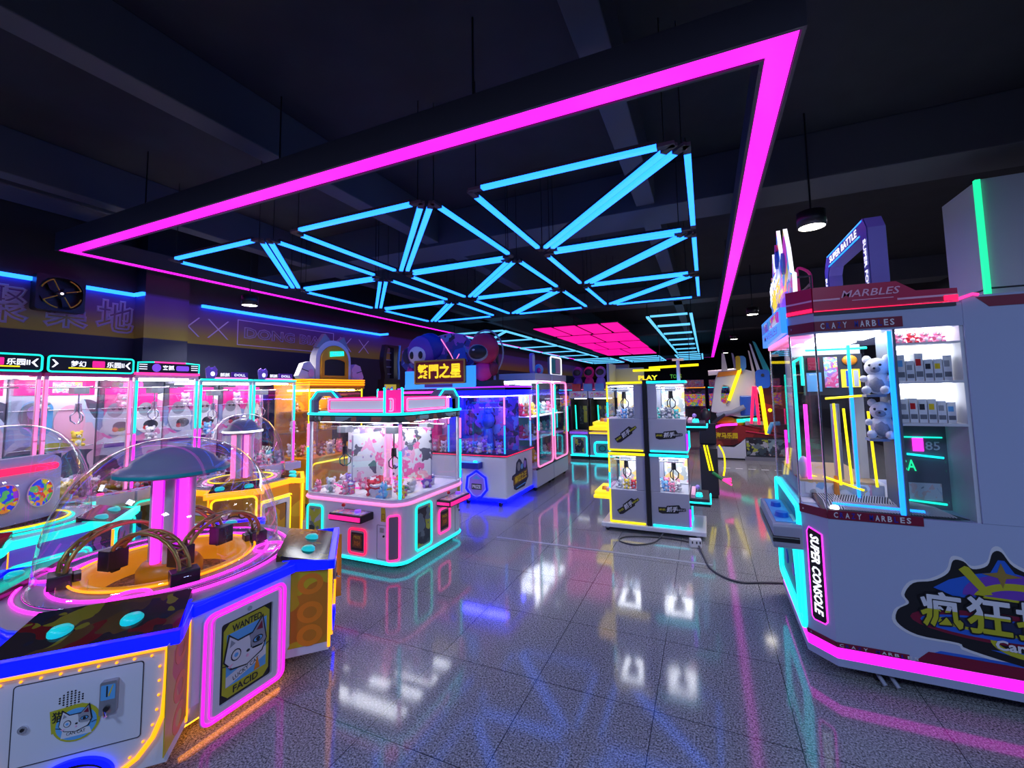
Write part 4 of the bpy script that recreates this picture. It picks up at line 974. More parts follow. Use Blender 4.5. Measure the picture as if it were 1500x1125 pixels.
# ------------------------------------------------------------------ blue and violet four-player machine with astronaut topper
def blue_machine():
    cx, cy = -4.38, 7.2
    o = thing('claw_machine', 'white claw machine glowing deep blue, with character topper sign', 'claw machine', (cx, cy, 0))
    hx, hy = 1.16, .6
    q = MB('white'); q.box((-hx, -hy, .14), (hx, hy, .86)); q.build('base_cabinet', o, .03)
    q = MB('n_royal'); q.box((-hx-.01, -hy-.01, .09), (hx+.01, hy+.01, .14)); q.build('skirt_light', o, .008)
    for x in (-1.0, -.35, .35, 1.0):
        for y in (-.5, .5):
            q = MB('rubber'); q.cyl((x-.02, y, .04), (x+.02, y, .04), .04); q.box((x-.03, y-.03, .05), (x+.03, y+.03, .09), 'steel'); q.build('caster', o)
    q = MB('dark'); q.box((-hx-.015, -hy-.015, .86), (hx+.015, hy+.015, .895)); q.build('deck', o)
    q = MB('n_red'); q.tube([(-hx-.02, -hy-.02, .875), (hx+.02, -hy-.02, .875), (hx+.02, hy+.02, .875)], .006); q.build('deck_trim', o)
    q = MB('n_royal'); q.box((.02, -hy-.01, 1.93), (hx+.01, hy+.01, 2.02)); q.build('header_light', o, .01)
    q = MB('n_magenta_s'); q.box((-hx-.01, -hy-.01, 1.98), (.0, hy+.01, 2.02)); q.build('header_light', o, .01)
    q = MB('dark'); q.box((-hx, -hy, 1.92), (hx, hy, 2.06)); q.box((-hx, -hy-.004, 2.02), (hx, hy+.004, 2.10)); q.build('header', o)
    q = MB('n_violet'); q.tube([(-hx, -hy-.01, 2.075), (hx, -hy-.01, 2.075)], .012); q.tube([(hx+.01, -hy, 2.075), (hx+.01, hy, 2.075)], .012); q.build('top_light', o)
    q = MB('n_inside_violet'); q.box((.15, -.4, 1.89), (hx-.12, -.3, 1.915)); q.box((.15, .3, 1.89), (hx-.12, .4, 1.915)); q.build('inside_lamp', o)
    q = MB('n_inside_pink'); q.box((-hx+.12, -.4, 1.89), (-.15, -.3, 1.915)); q.box((-hx+.12, .3, 1.89), (-.15, .4, 1.915)); q.build('inside_lamp', o)
    q = MB('glass'); q.box((-hx, -hy, .9), (hx, -hy+.006, 1.92)); q.box((hx-.006, -hy, .9), (hx, hy, 1.92)); q.box((-hx, -hy, .9), (-hx+.006, hy, 1.92)); q.build('glass_walls', o)
    q = MB('lit_blue'); q.box((-.01, -hy+.02, .9), (.01, hy-.02, 1.9), 'blue'); q.box((0, -.01, .9), (hx-.02, .01, 1.9), 'art_purple'); q.box((-hx+.02, -.01, .9), (0, .01, 1.9), 'art_pink'); q.build('divider', o)
    for x, y in ((hx-.02, -hy+.02), (hx-.02, hy-.02), (0, -hy+.015), (-hx+.02, -hy+.02)):
        q = MB('n_rose'); q.tube([(x, y-.02, 1.42), (x, y-.02, 1.91)], .015); q.build('post_light', o)
        q = MB('n_led'); q.tube([(x, y-.02, .92), (x, y-.02, 1.40)], .015); q.build('post_light', o)
    for x in (.58, -.58):
        claw(o, x, -.3, 1.88, 1.5, 'chrome' if x < 0 else 'blue', .08)
    q = MB('blue'); q.cyl((.55, -.1, .9), (.55, -.1, 1.3), .12, .08); q.ball((.55, -.1, 1.45), (.13, .11, .15)); q.ball((.55, -.1, 1.62), .07); q.build('statue', o)
    q = MB('hotpink'); q.box((-.75, -.25, .9), (-.45, .0, 1.15)); q.box((-.68, -.2, 1.15), (-.52, -.05, 1.35)); q.prism([(-.72, 0), (-.48, 0), (-.6, .15)], 0, .001) if False else q.cyl((-.6, -.12, 1.35), (-.6, -.12, 1.5), .1, .01); q.build('toy_castle', o)
    # front: control shelf, shield emblem
    F = frame((0, -hy, 0), (1, 0, 0), (0, 0, 1))
    for xo, nm in ((.58, 'blue'), (-.58, 'violet')):
        t = MB('blue', F); t.box((xo-.30, .66, 0), (xo+.12, .76, .16), 'deepblue'); t.box((xo-.28, .762, .02), (xo+.1, .766, .15), 'lit_blue'); cp = t.build('control_panel', o, .01)
        t = MB('n_cyan', F); t.ball((xo+.02, .775, .08), (.04, .02, .03)); t.build('button', cp)
        t = MB('white', F); sh = [(xo-.16, .30), (xo-.08, .20), (xo+.0, .16), (xo+.08, .20), (xo+.16, .30), (xo+.14, .47), (xo, .56), (xo-.14, .47)]
        t.prism([(x-.0, z) for x, z in sh], 0, .006, 'violet'); t.prism([(xo-.09, .46), (xo+.09, .46), (xo, .53)], .006, .009, 'skyblue'); t.box((xo-.1, .28, .006), (xo+.1, .38, .009), 'dark'); t.text('PRIZE', xo, .33, .17, .06, .009, .010, 'white', bold=.03); em = t.build('shield_emblem', o)
        t = MB('n_royal', F); t.tube([(x, z, .012) for x, z in pathr([(x, z, 0) for x, z in [(xo+(x-xo)*1.35, .36+(z-.36)*1.22) for x, z in sh]], .04)] if False else [(xo+(x-xo)*1.3, .36+(z-.36)*1.2, .012) for x, z in sh], .022, True); t.build('shield_light', em)
        t = MB('n_royal', F); t.tube([(x, z, .01) for x, z in rr(xo-.30, .14, xo-.26, .5, .02)], .008, True) if False else t.box((xo-.31, .16, 0), (xo-.30, .60, .006)); t.build('panel_gap_light', o)
    F = frame((hx, 0, 0), (0, 1, 0), (0, 0, 1))
    t = MB('dark', F)
    t.prism([(-.30, .26), (-.20, .22), (.18, .22), (.36, .36), (.33, .50), (.28, .70), (.20, .74), (.12, .62), (.02, .72), (-.06, .76), (-.18, .70), (-.22, .52), (-.36, .50), (-.38, .44), (-.30, .40)], .001, .004, 'navy')
    t.prism(ell(-.08, .62, .07, .08, 16), .004, .006, 'grey'); t.prism(ell(.2, .62, .06, .07, 16), .004, .006, 'violet'); t.prism(ell(.06, .6, .06, .05, 16), .004, .006, 'skyblue')
    t.prism([(-.32, .32), (.30, .36), (.30, .52), (-.32, .47)], .004, .007, 'brown'); t.text('\u89e3\u5bc6\u4e4b\u738b', 0, .42, .54, .13, .007, .009, 'yellow', rot=.06, bold=.03); t.tube([(-.2, .26, .006), (.2, .28, .006)], .01, m='skyblue'); t.build('side_emblem', o)
    # topper
    F = frame((0, -hy+.05, 2.10), (1, 0, 0), (0, 0, 1))
    t = MB('dark', F); t.box((-hx+.2, 0, -.12), (hx-.1, .1, -.02)); 
    for x in (-.8, -.2, .5, .95): t.box((x-.02, 0, -.1), (x+.02, .6, -.06))
    tp = t.build('topper_frame', o)
    t = MB('art_purple', F)
    cl = [(-1.15, .45), (-1.12, .72), (-.95, .82), (-.6, .80), (-.3, .95), (0, 1.0), (.3, .95), (.45, .8), (.52, .5), (.4, .1), (-.9, .1), (-1.0, .3)]
    t.prism(cl, -.06, -.02, 'art_purple', 'violet'); t.build('topper_back', tp)
    t = MB('n_led', F); t.tube([(x, y, -.015) for x, y in [(-.3, .95), (0, 1.0), (.3, .95), (.45, .82), (.42, .72), (.5, .66)]], .010, m='violet'); t.tube([(-.2, .9, -.01), (0, .62, -.01), (.1, .45, -.01), (.2, .6, -.01)], .010, m='n_rose'); t.prism([(.0, .45), (.1, .68), (.3, .72), (.38, .45)], -.02, -.01, 'blue'); t.build('topper_lines', tp)
    # masked figure (left)
    t = MB('purple', F); t.ball((-.64, .68, .0), (.33, .32, .10), 'purple', 20, 12); t.ball((-.50, .76, -.02), (.34, .28, .08), 'deepblue', 20, 12); t.ball((-.68, .62, .05), (.22, .19, .08), 'white_soft', 20, 12)
    for s in (-1, 1): t.ball((-.68+s*.10, .61, .12), (.05, .075, .02), 'black', 12, 8)
    t.ball((-.70, .26, .05), (.14, .05, .05), 'grey'); t.ball((-.98, .62, -.02), (.13, .16, .06), 'navy'); t.ball((-.9, .25, .0), (.10, .14, .05), 'hotpink'); t.ball((-.45, .28, .03), (.12, .06, .05), 'grey'); t.build('masked_figure', tp)
    # astronaut (right)
    t = MB('crimson', F); t.ball((.72, .66, 0), (.30, .30, .12), 'crimson', 20, 12); t.ball((.66, .60, .07), (.22, .17, .08), 'grey', 18, 10); t.ball((.66, .60, .095), (.19, .14, .07), 'black', 18, 10)
    t.ball((.70, .26, .0), (.20, .18, .10), 'hotpink', 16, 10); t.ball((.92, .3, 0), (.09, .13, .07), 'maroon'); t.ball((.55, .28, .04), (.07, .1, .05), 'maroon')
    t.tube([(.74+.36*cos(a/14*PI-.9), .58+.42*sin(a/14*PI-.9), -.02) for a in range(15)], .016, m='grey'); t.ball((.60, .64, .16), (.03, .02, .01), 'white'); t.build('astronaut_figure', tp)
    F = frame((0, -hy-.17, 2.06), (1, 0, 0), (0, 0, 1))
    t = MB('dark', F); t.box((-.62, .10, -.05), (.46, .52, .0), 'maroon'); t.ring(rr(-.63, .09, .47, .53, .02), rr(-.60, .12, .44, .50, .01), 0, .02, 'gold'); sg = t.build('sign_board', tp)
    t = MB('lit_yellow', F); t.text('\u7e41\u9580\u4e4b\u661f', -.08, .325, .94, .27, .0, .022, 'lit_yellow', bold=.03); t.build('sign_lettering', sg)
    t = MB('lit_blue', F); t.box((-.86, .02, -.04), (-.64, .34, -.01)); t.box((.48, .04, -.04), (.66, .40, -.01)); t.prism([(-.86, .0), (.66, .02), (.66, .1), (-.86, .08)], -.02, .0, 'lit_blue'); t.box((-.4, .03, .0), (.2, .085, .012), 'purple'); t.build('sign_base', sg)
    heap(cx+.08, cx+hx-.08, cy-.55, cy-.2, .895, 8, ['blue', 'purple', 'white'], 'heaped in the blue half of the topper machine', 0, (.7, 1.0), 21)
    heap(cx-hx+.08, cx-.08, cy-.55, cy-.28, .895, 7, ['pink', 'white', 'purple'], 'heaped in the pink half of the topper machine', 0, (.7, 1.0), 22)
blue_machine()

# ------------------------------------------------------------------ tall white vending-style cabinets
def tall_cabinet(y0, label, k):
    o = thing('prize_cabinet', label, 'prize cabinet', (-3.15, y0+.51, 0), 0, 'tall white prize cabinets')
    h = .50; D = -.95
    q = MB('white'); q.box((D, -h, .08), (0, h, .42)); q.box((D, -h, .42), (D+.04, h, 2.2), 'white_soft'); q.box((D, -h, .42), (-.02, -h+.03, 2.2)) if k == 9 else None; q.build('base_cabinet', o, .01)
    q = MB('white'); q.box((D, -h, 2.2), (0, h, 2.35)); q.build('header', o, .01)
    for x in (-.08, D+.08):
        for y in (-.4, .4):
            t = MB('rubber'); t.cyl((x, y-.02, .04), (x, y+.02, .04), .04); t.box((x-.02, y-.02, .05), (x+.02, y+.02, .08), 'steel'); t.build('caster', o)
    q = MB('n_inside'); q.box((-.85, -h+.06, 2.18), (-.12, h-.06, 2.195)); q.build('inside_lamp', o)
    q = MB('glass'); q.box((-.01, -h+.05, .46), (0, h-.05, 2.18)); q.build('door_glass', o)
    for s in (-1, 1):
        q = MB('glass'); q.box((D+.04, s*(h-.006), .44), (-.02, s*h, 2.19)); q.build('side_glass', o)
    R_ = rr(-h+.05, .47, h-.06, 2.17, .09)
    q = MB('n_rose'); q.tube([(.01, y, z) for y, z in R_], .018, True); q.build('door_neon', o)
    q = MB('n_teal'); q.tube([(.02, h-.05, 1.0), (.02, h-.05, 1.6)], .026); q.build('door_accent', o)
    q = MB('n_teal'); q.tube([(.02, -h+.06, 1.5 if k else 1.2), (.02, -h+.06, 2.12)], .026); q.build('door_accent', o)
    q = MB('dark'); q.box((-.02, -h, .42), (.012, h, .45)); q.build('door_sill', o)
    for i, z in enumerate((.44, 1.0, 1.45)):
        q = MB('white_soft'); q.box((D+.04, -h+.03, z), (-.08, h-.03, z+.015)); q.build('shelf', o)
    q = MB('art_toys' if k else 'art_pink'); q.box((D+.041, -h+.04, 1.5), (D+.05, h-.04, 2.15)); q.build('back_print', o)
    if k == 0:
        q = MB('n_yellow'); q.tube([(D+.06, -.35, 2.1), (D+.06, .05, 1.7)], .018); q.tube([(D+.06, -.1, 2.1), (D+.06, .3, 1.7)], .018); q.build('neon_bars', o)
    else:
        q = MB('teal'); q.box((D+.052, -h+.06, .47), (D+.056, h-.06, 1.44)); q.build('back_board', o)
    kinds = ['red', 'brown', 'yellow', 'red', 'white', 'brown'] if k == 0 else ['teal', 'white', 'pink', 'white', 'teal', 'blue']
    for i in range(9):
        z = (.455, 1.015, 1.465)[i // 3]
        put_plush(kinds[i % 6], (-3.15-.42, y0+.51+(-.3, 0, .3)[i % 3], z), '%s plush toy on the %s shelf of the %s' % (kinds[i % 6], ('bottom', 'middle', 'top')[i//3], label.split(',')[0]), 'toys on the shelves of the tall cabinets', PI/2, 1.15)
    F = frame((-.1, 0, 2.35), (0, 1, 0), (0, 0, 1))
    if k == 0:
        q = MB('violet', F); q.prism(rr(-.42, 0, -.25, .42, .08), -.06, 0); q.prism(rr(-.39, .04, -.28, .38, .05), 0, .01, 'white_soft'); q.ball((.1, .1, -.05), (.22, .12, .06), 'skyblue'); q.ball((-.05, .07, 0), (.06, .06, .05), 'hotpink'); q.build('topper', o)
    else:
        q = MB('midgrey', F); q.prism(rr(-.35, 0, .4, .42, .06), -.06, 0); q.prism(rr(-.28, .05, -.02, .37, .04), 0, .01, 'teal'); q.prism(rr(.02, .05, .33, .37, .04), 0, .01, 'palepink'); tp = q.build('topper', o)
        q = MB('lit_cream', F); q.tube([(x, y, .01) for x, y in rr(-.35, 0, .4, .42, .06)], .018, True, m='n_sign'); q.build('topper_outline', tp)
tall_cabinet(7.84, 'tall white cabinet nearer the blue machine, yellow bars inside', 0)
tall_cabinet(8.87, 'tall white cabinet farther along, pale green inside', 1)

# toppers of the machines standing behind the yellow one
def star_machine():
    o = thing('claw_machine', 'dark machine with tall curved topper and yellow bear sign behind the middle one', 'claw machine', (-6.75, 8.1, 0))
    q = MB('dark'); q.box((-.9, -.55, .05), (0, .55, 1.0)); q.box((-.9, -.55, 1.0), (-.85, .55, 1.85)); q.box((-.9, -.55, 1.85), (0, .55, 1.95)); q.build('cabinet', o, .01)
    q = MB('glass'); q.box((-.01, -.53, 1.0), (0, .53, 1.85)); q.box((-.85, -.55, 1.0), (-.01, -.54, 1.85)); q.build('glass_walls', o)
    q = MB('n_rose'); q.tube([(.0, -.55, 1.0), (.0, -.55, 1.9)], .02); q.build('post_light', o)
    q = MB('lit_blue'); q.box((-.02, -.5, 1.95), (.02, -.15, 2.2), 'art_marble_sign'); q.box((.0, -.53, 1.86), (.015, .53, 1.94), 'blue'); q.build('header_print', o)
    F = frame((-.2, -.1, 1.95), (0, 1, 0), (0, 0, 1))
    q = MB('black', F); q.box((-.20, 0, -.2), (.34, .38, 0)); q.ring([(-.18, .38)]+[(-.18+.0*i+.06*sin(i*.5)*-1, .5+.1*i) for i in range(8)]+[(.3, 1.2), (.3, .38)], [(-.10, .4)]+[(-.10-.05*sin(i*.5), .5+.095*i) for i in range(8)]+[(.12, 1.14), (.12, .4)], -.12, 0)
    for i in range(4): q.box((-.13, .5+.17*i, -.10), (.12, .52+.17*i, -.08), 'grey')
    q.tube([(.30, .38, 0), (.28, .8, 0), (.33, 1.22, 0)], .03, m='skyblue'); tp = q.build('curved_topper', o)
    F = frame((.1, .52, 1.95), (0, 1, 0), (0, 0, 1))
    q = MB('yellow', F); q.prism(ell(.0, .78, .17, .33, 20), -.03, .0, 'lit_cream' if False else 'n_sign'); q.prism([(-.17, .95), (-.13, 1.25), (.0, 1.07)], -.03, .002, 'yellow'); q.prism([(.03, 1.07), (.15, 1.2), (.17, .95)], -.03, .002, 'yellow')
    q.prism(ell(-.05, .85, .03, .07, 10), .002, .006, 'purple'); q.prism(ell(.07, .85, .03, .07, 10), .002, .006, 'purple'); q.prism([(-.15, .6), (.15, .6), (.1, .46), (-.1, .46)], .002, .004, 'yellow'); q.prism(rr(-.05, .62, .05, .76, .03), .002, .006, 'purple')
    q.box((-.20, .02, -.05), (.22, .25, 0), 'lit_yellow'); q.box((-.20, .25, -.05), (.22, .42, 0), 'skyblue'); q.text('STAR', 0, .34, .34, .1, 0, .004, 'white'); q.build('bear_sign', o)
star_machine()
# ------------------------------------------------------------------ stacked mini claw machines, two and two around a black post
def mini_unit(label, loc, side, tier):
    """side -1 faces -x (yellow), +1 faces +x (cyan); the end wall with the sticker faces -y"""
    o = thing('mini_claw_machine', label, 'claw machine', loc, 0, 'stacked mini claw machines')
    s = side; ne = 'n_yellow' if s < 0 else 'n_cyan'
    W, D, H_ = .50, .62, .98            # x width, y depth, height
    X = lambda u: s*u                    # u: 0 at the post, W at the player's front
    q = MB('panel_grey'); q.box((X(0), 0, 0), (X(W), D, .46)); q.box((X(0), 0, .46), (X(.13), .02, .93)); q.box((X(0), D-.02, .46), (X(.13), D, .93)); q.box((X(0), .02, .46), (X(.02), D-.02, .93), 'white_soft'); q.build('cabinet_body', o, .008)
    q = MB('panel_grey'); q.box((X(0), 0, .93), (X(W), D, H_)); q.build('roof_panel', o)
    q = MB('n_inside'); q.box((X(.10), .06, .915), (X(W-.04), D-.06, .925)); q.build('inside_lamp', o)
    q = MB('glass'); q.box((X(.13), .006, .47), (X(W-.005), .012, .925)); q.box((X(.13), D-.012, .47), (X(W-.005), D-.006, .925)); q.box((X(W-.008), .01, .47), (X(W-.002), D-.01, .925)); q.build('glass_walls', o)
    q = MB(ne); q.box((X(0), -.012, .955), (X(W+.012), D+.01, .985)) if tier else q.box((X(0), -.012, .945), (X(W+.012), .0, .975)); q.build('top_light', o)
    q = MB(ne); q.tube([(X(.02), -.008, .015), (X(W), -.008, .015), (X(W+.01), D, .015)], .013); q.build('base_light', o)
    if s < 0:
        q = MB('n_yellow'); q.tube([(X(W+.002), -.006, .02), (X(W+.002), -.006, .46)], .012); q.tube([(X(W+.002), -.006, .70), (X(W+.002), -.006, .94)], .012); q.build('edge_light', o)
        q = MB('n_cyan'); q.tube([(X(W+.002), -.006, .48), (X(W+.002), -.006, .69)], .012); q.build('edge_light', o)
    else:
        q = MB('n_violet'); q.tube([(X(W+.004), -.004, .04), (X(W+.004), -.004, .26)], .013); q.build('edge_light', o)
        q = MB('n_cyan'); q.tube([(X(W+.02), D*.5, .04), (X(W+.02), D*.5, .30)], .013); q.build('edge_light', o)
    # player's shelf
    q = MB('lit_yellow' if s < 0 else 'black'); q.box((X(W), .04, .30), (X(W+.26), D-.04, .345)); q.box((X(W), .03, .36), (X(W+.24), D-.03, .405), 'lit_yellow' if s < 0 else 'dark'); cp = q.build('control_shelf', o, .01)
    if s > 0:
        q = MB('n_cyan'); q.tube([(X(W), .03, .352), (X(W+.262), .03, .352), (X(W+.262), D-.03, .352)], .012); q.build('shelf_light', cp)
    q = MB('skyblue'); q.lathe([(0, .05), (.035, .045), (.045, 0)], (X(W+.12), .18, .405), 14, 'orange' if s < 0 else 'n_cyan'); q.cyl((X(W+.10), .38, .405), (X(W+.10), .38, .47), .01, m='chrome'); q.ball((X(W+.10), .38, .485), .03, 'violet'); q.box((X(W+.02), .05, .405), (X(W+.07), D-.05, .45), 'palepink'); q.build('controls', cp)
    q = MB('dark'); q.box((X(W), .12, .08), (X(W+.006), D-.12, .26)); q.build('prize_flap', o)
    # sticker on the end wall
    F = frame((X(W*.52), -.001, .24), (1, 0, 0), (0, 0, 1)); t = MB('black', F); r = .62 if s < 0 else .07
    def RP(pts): return [(x*cos(r)-y*sin(r), x*sin(r)+y*cos(r)) for x, y in pts]
    t.prism(RP([(-.165, -.035), (-.12, -.055), (.09, -.05), (.10, -.03), (.19, -.02), (.19, .015), (.13, .02), (.11, .06), (-.05, .05), (-.06, .03), (-.165, .035)]), .0, .002)
    for bx, by, w_, h_, m_, tx in ((-.115, .0, .085, .03, 'olive', '\u8857\u673a'), (.015, .004, .14, .07, 'white', '\u6293\u624b'), (.13, -.004, .10, .025, 'olive' if s < 0 else 'grey', 'MINI')):
        p = RP([(bx, by)])[0]; t.text(tx, p[0], p[1], w_, h_, .002, .003, m_, shear=.25, bold=.02, rot=r)
    t.build('sticker', o)
    claw(o, X(.30), .22, .92, .74, 'black', .05)
    q = MB('chrome'); q.tube([(X(.1), .05, .87), (X(W-.05), .05, .87)], .008); q.tube([(X(.14), D-.1, .87), (X(.14), .1, .87)], .008); q.build('gantry', o)
    q = MB('art_toys'); q.box((X(.14), D-.021, .47), (X(W-.03), D-.014, .9)); q.build('back_print', o)
    return o
tx, ty = -.80, 6.12
names = {(-1, 0): 'lower yellow-edged mini claw machine, left of the black post', (-1, 1): 'upper yellow-edged mini claw machine, left of the black post',
         (1, 0): 'lower cyan-edged mini claw machine, right of the black post', (1, 1): 'upper cyan-edged mini claw machine, right of the black post'}
for s in (-1, 1):
    for t_ in (0, 1):
        mini_unit(names[(s, t_)], (tx+s*.03, ty, .115+t_*1.0), s, t_)
        kd = [['white', 'blue', 'pink'], ['teal', 'white', 'grey']][t_] if s > 0 else [['white', 'red', 'yellow'], ['white', 'grey', 'blue']][t_]
        for k in range(7):
            x = tx+s*(.03+.10+(k % 4)*.09); y = ty+.10+(k // 4)*.2+.03*(k % 2)
            put_plush(kd[k % 3], (x, y, .115+t_+.462), '%s plush toy inside the %s' % (kd[k % 3], names[(s, t_)].split(',')[0]), 'toys in the stacked mini machines', random.uniform(-.8, .8), random.uniform(.5, .7))
o = thing('machine_stand', 'white castered base plate with black post under the stacked mini machines', 'stand', (tx, ty, 0))
q = MB('white'); q.box((-.66, -.06, .055), (.72, .74, .112)); q.build('base_plate', o, .008)
q = MB('black'); q.box((-.028, -.02, .112), (.028, .62, 2.12)); q.build('post', o)
for x, y in ((-.58, .0), (.62, .0), (-.58, .66), (.62, .66)):
    q = MB('rubber'); q.cyl((x, y-.015, .03), (x, y+.015, .03), .03); q.box((x-.025, y-.025, .03), (x+.025, y+.025, .055), 'steel'); q.build('caster', o)
# toppers on the stack
o = thing('stack_topper', 'grey side plate and yellow lettered sign on top of the stacked minis', 'topper sign', (tx, ty, 2.10))
q = MB('steel_soft'); q.box((-.53, .0, .0), (-.49, .5, .28)); q.box((-.50, .47, .0), (-.06, .5, .22), 'grey'); q.build('side_plate', o, .01); q = MB('palepink'); q.box((.42, .3, .0), (.46, .5, .30)); q.build('end_plate', o, .01)
q = MB('n_yellow'); q.at((-.02, .44, .06), (1, 0, 0), (0, 0, 1)); q.text('PLAY', .02, .0, .28, .07, 0, .01, 'lit_yellow', bold=.03); q.text('TOYS', .42, .01, .16, .06, 0, .01, 'olive', bold=.02); q.box((-.2, .10, -.01), (.2, .13, .0), 'n_yellow'); q.build('sign_lettering', o)

# cable and socket on the floor
t = MB('cable'); P = [(-.62, 6.02, .06), (-.70, 5.80, .012), (-.92, 5.62, .010), (-1.14, 5.70, .010), (-1.08, 5.88, .010), (-.80, 5.98, .010), (-.5, 6.0, .010), (-.30, 5.95, .010)]
def smooth(P, n=6):
    out = []
    for i in range(len(P)-1):
        p0, p1, p2, p3 = [Vector(P[max(0, min(len(P)-1, i+d))]) for d in (-1, 0, 1, 2)]
        for j in range(n):
            u = j/n; out.append(tuple(.5*((2*p1)+(p2-p0)*u+(2*p0-5*p1+4*p2-p3)*u*u+(3*p1-p0-3*p2+p3)*u**3)))
    return out+[P[-1]]
t.tube(smooth(P), .010, n=6); tag(t.build('power_cable', loc=P[0]), 'black cable looped on the floor in front of the stacked mini machines', 'cable')
P = [(-.17, 5.78, .03), (-.12, 5.55, .012), (-.05, 5.2, .010), (.08, 5.0, .010), (.25, 4.93, .010), (.45, 5.0, .010), (.66, 5.06, .010), (1.0, 5.1, .010)]
t = MB('cable'); t.tube(smooth(P), .011, n=6); tag(t.build('power_cable', loc=P[0]), 'grey cable trailing from the power strip towards the marbles machine', 'cable')
o = thing('power_strip', 'small white power strip standing by the stacked mini machines', 'power strip', (-.20, 5.83, 0), .15)
q = MB('white_soft'); q.box((-.08, -.04, 0), (.06, .04, .10)); q.build('body', o, .008); q = MB('dark'); 
for x in (-.05, .0, .04): q.box((x-.008, -.042, .05), (x+.008, -.039, .08))
q.build('outlets', o)
t = MB('white_soft'); t.prism([(-2.74, 5.27), (-.02, 5.285), (-.02, 5.325), (-2.74, 5.315)], .0005, .003, 'grey'); tag(t.build('floor_tape', loc=(-1.4, 5.3, 0)), 'pale strip of tape across the dark floor tiles', 'floor tape')
for i in range(6):
    t = MB('white_soft'); x = .02+i*.28; t.box((x, 11.6, .0005), (x+.16, 11.65, .003)); tag(t.build('floor_mark', loc=(x, 11.6, 0)), 'short pale dash in the dashed line in front of the red ride', 'floor mark', 'dashes on the floor by the red ride')

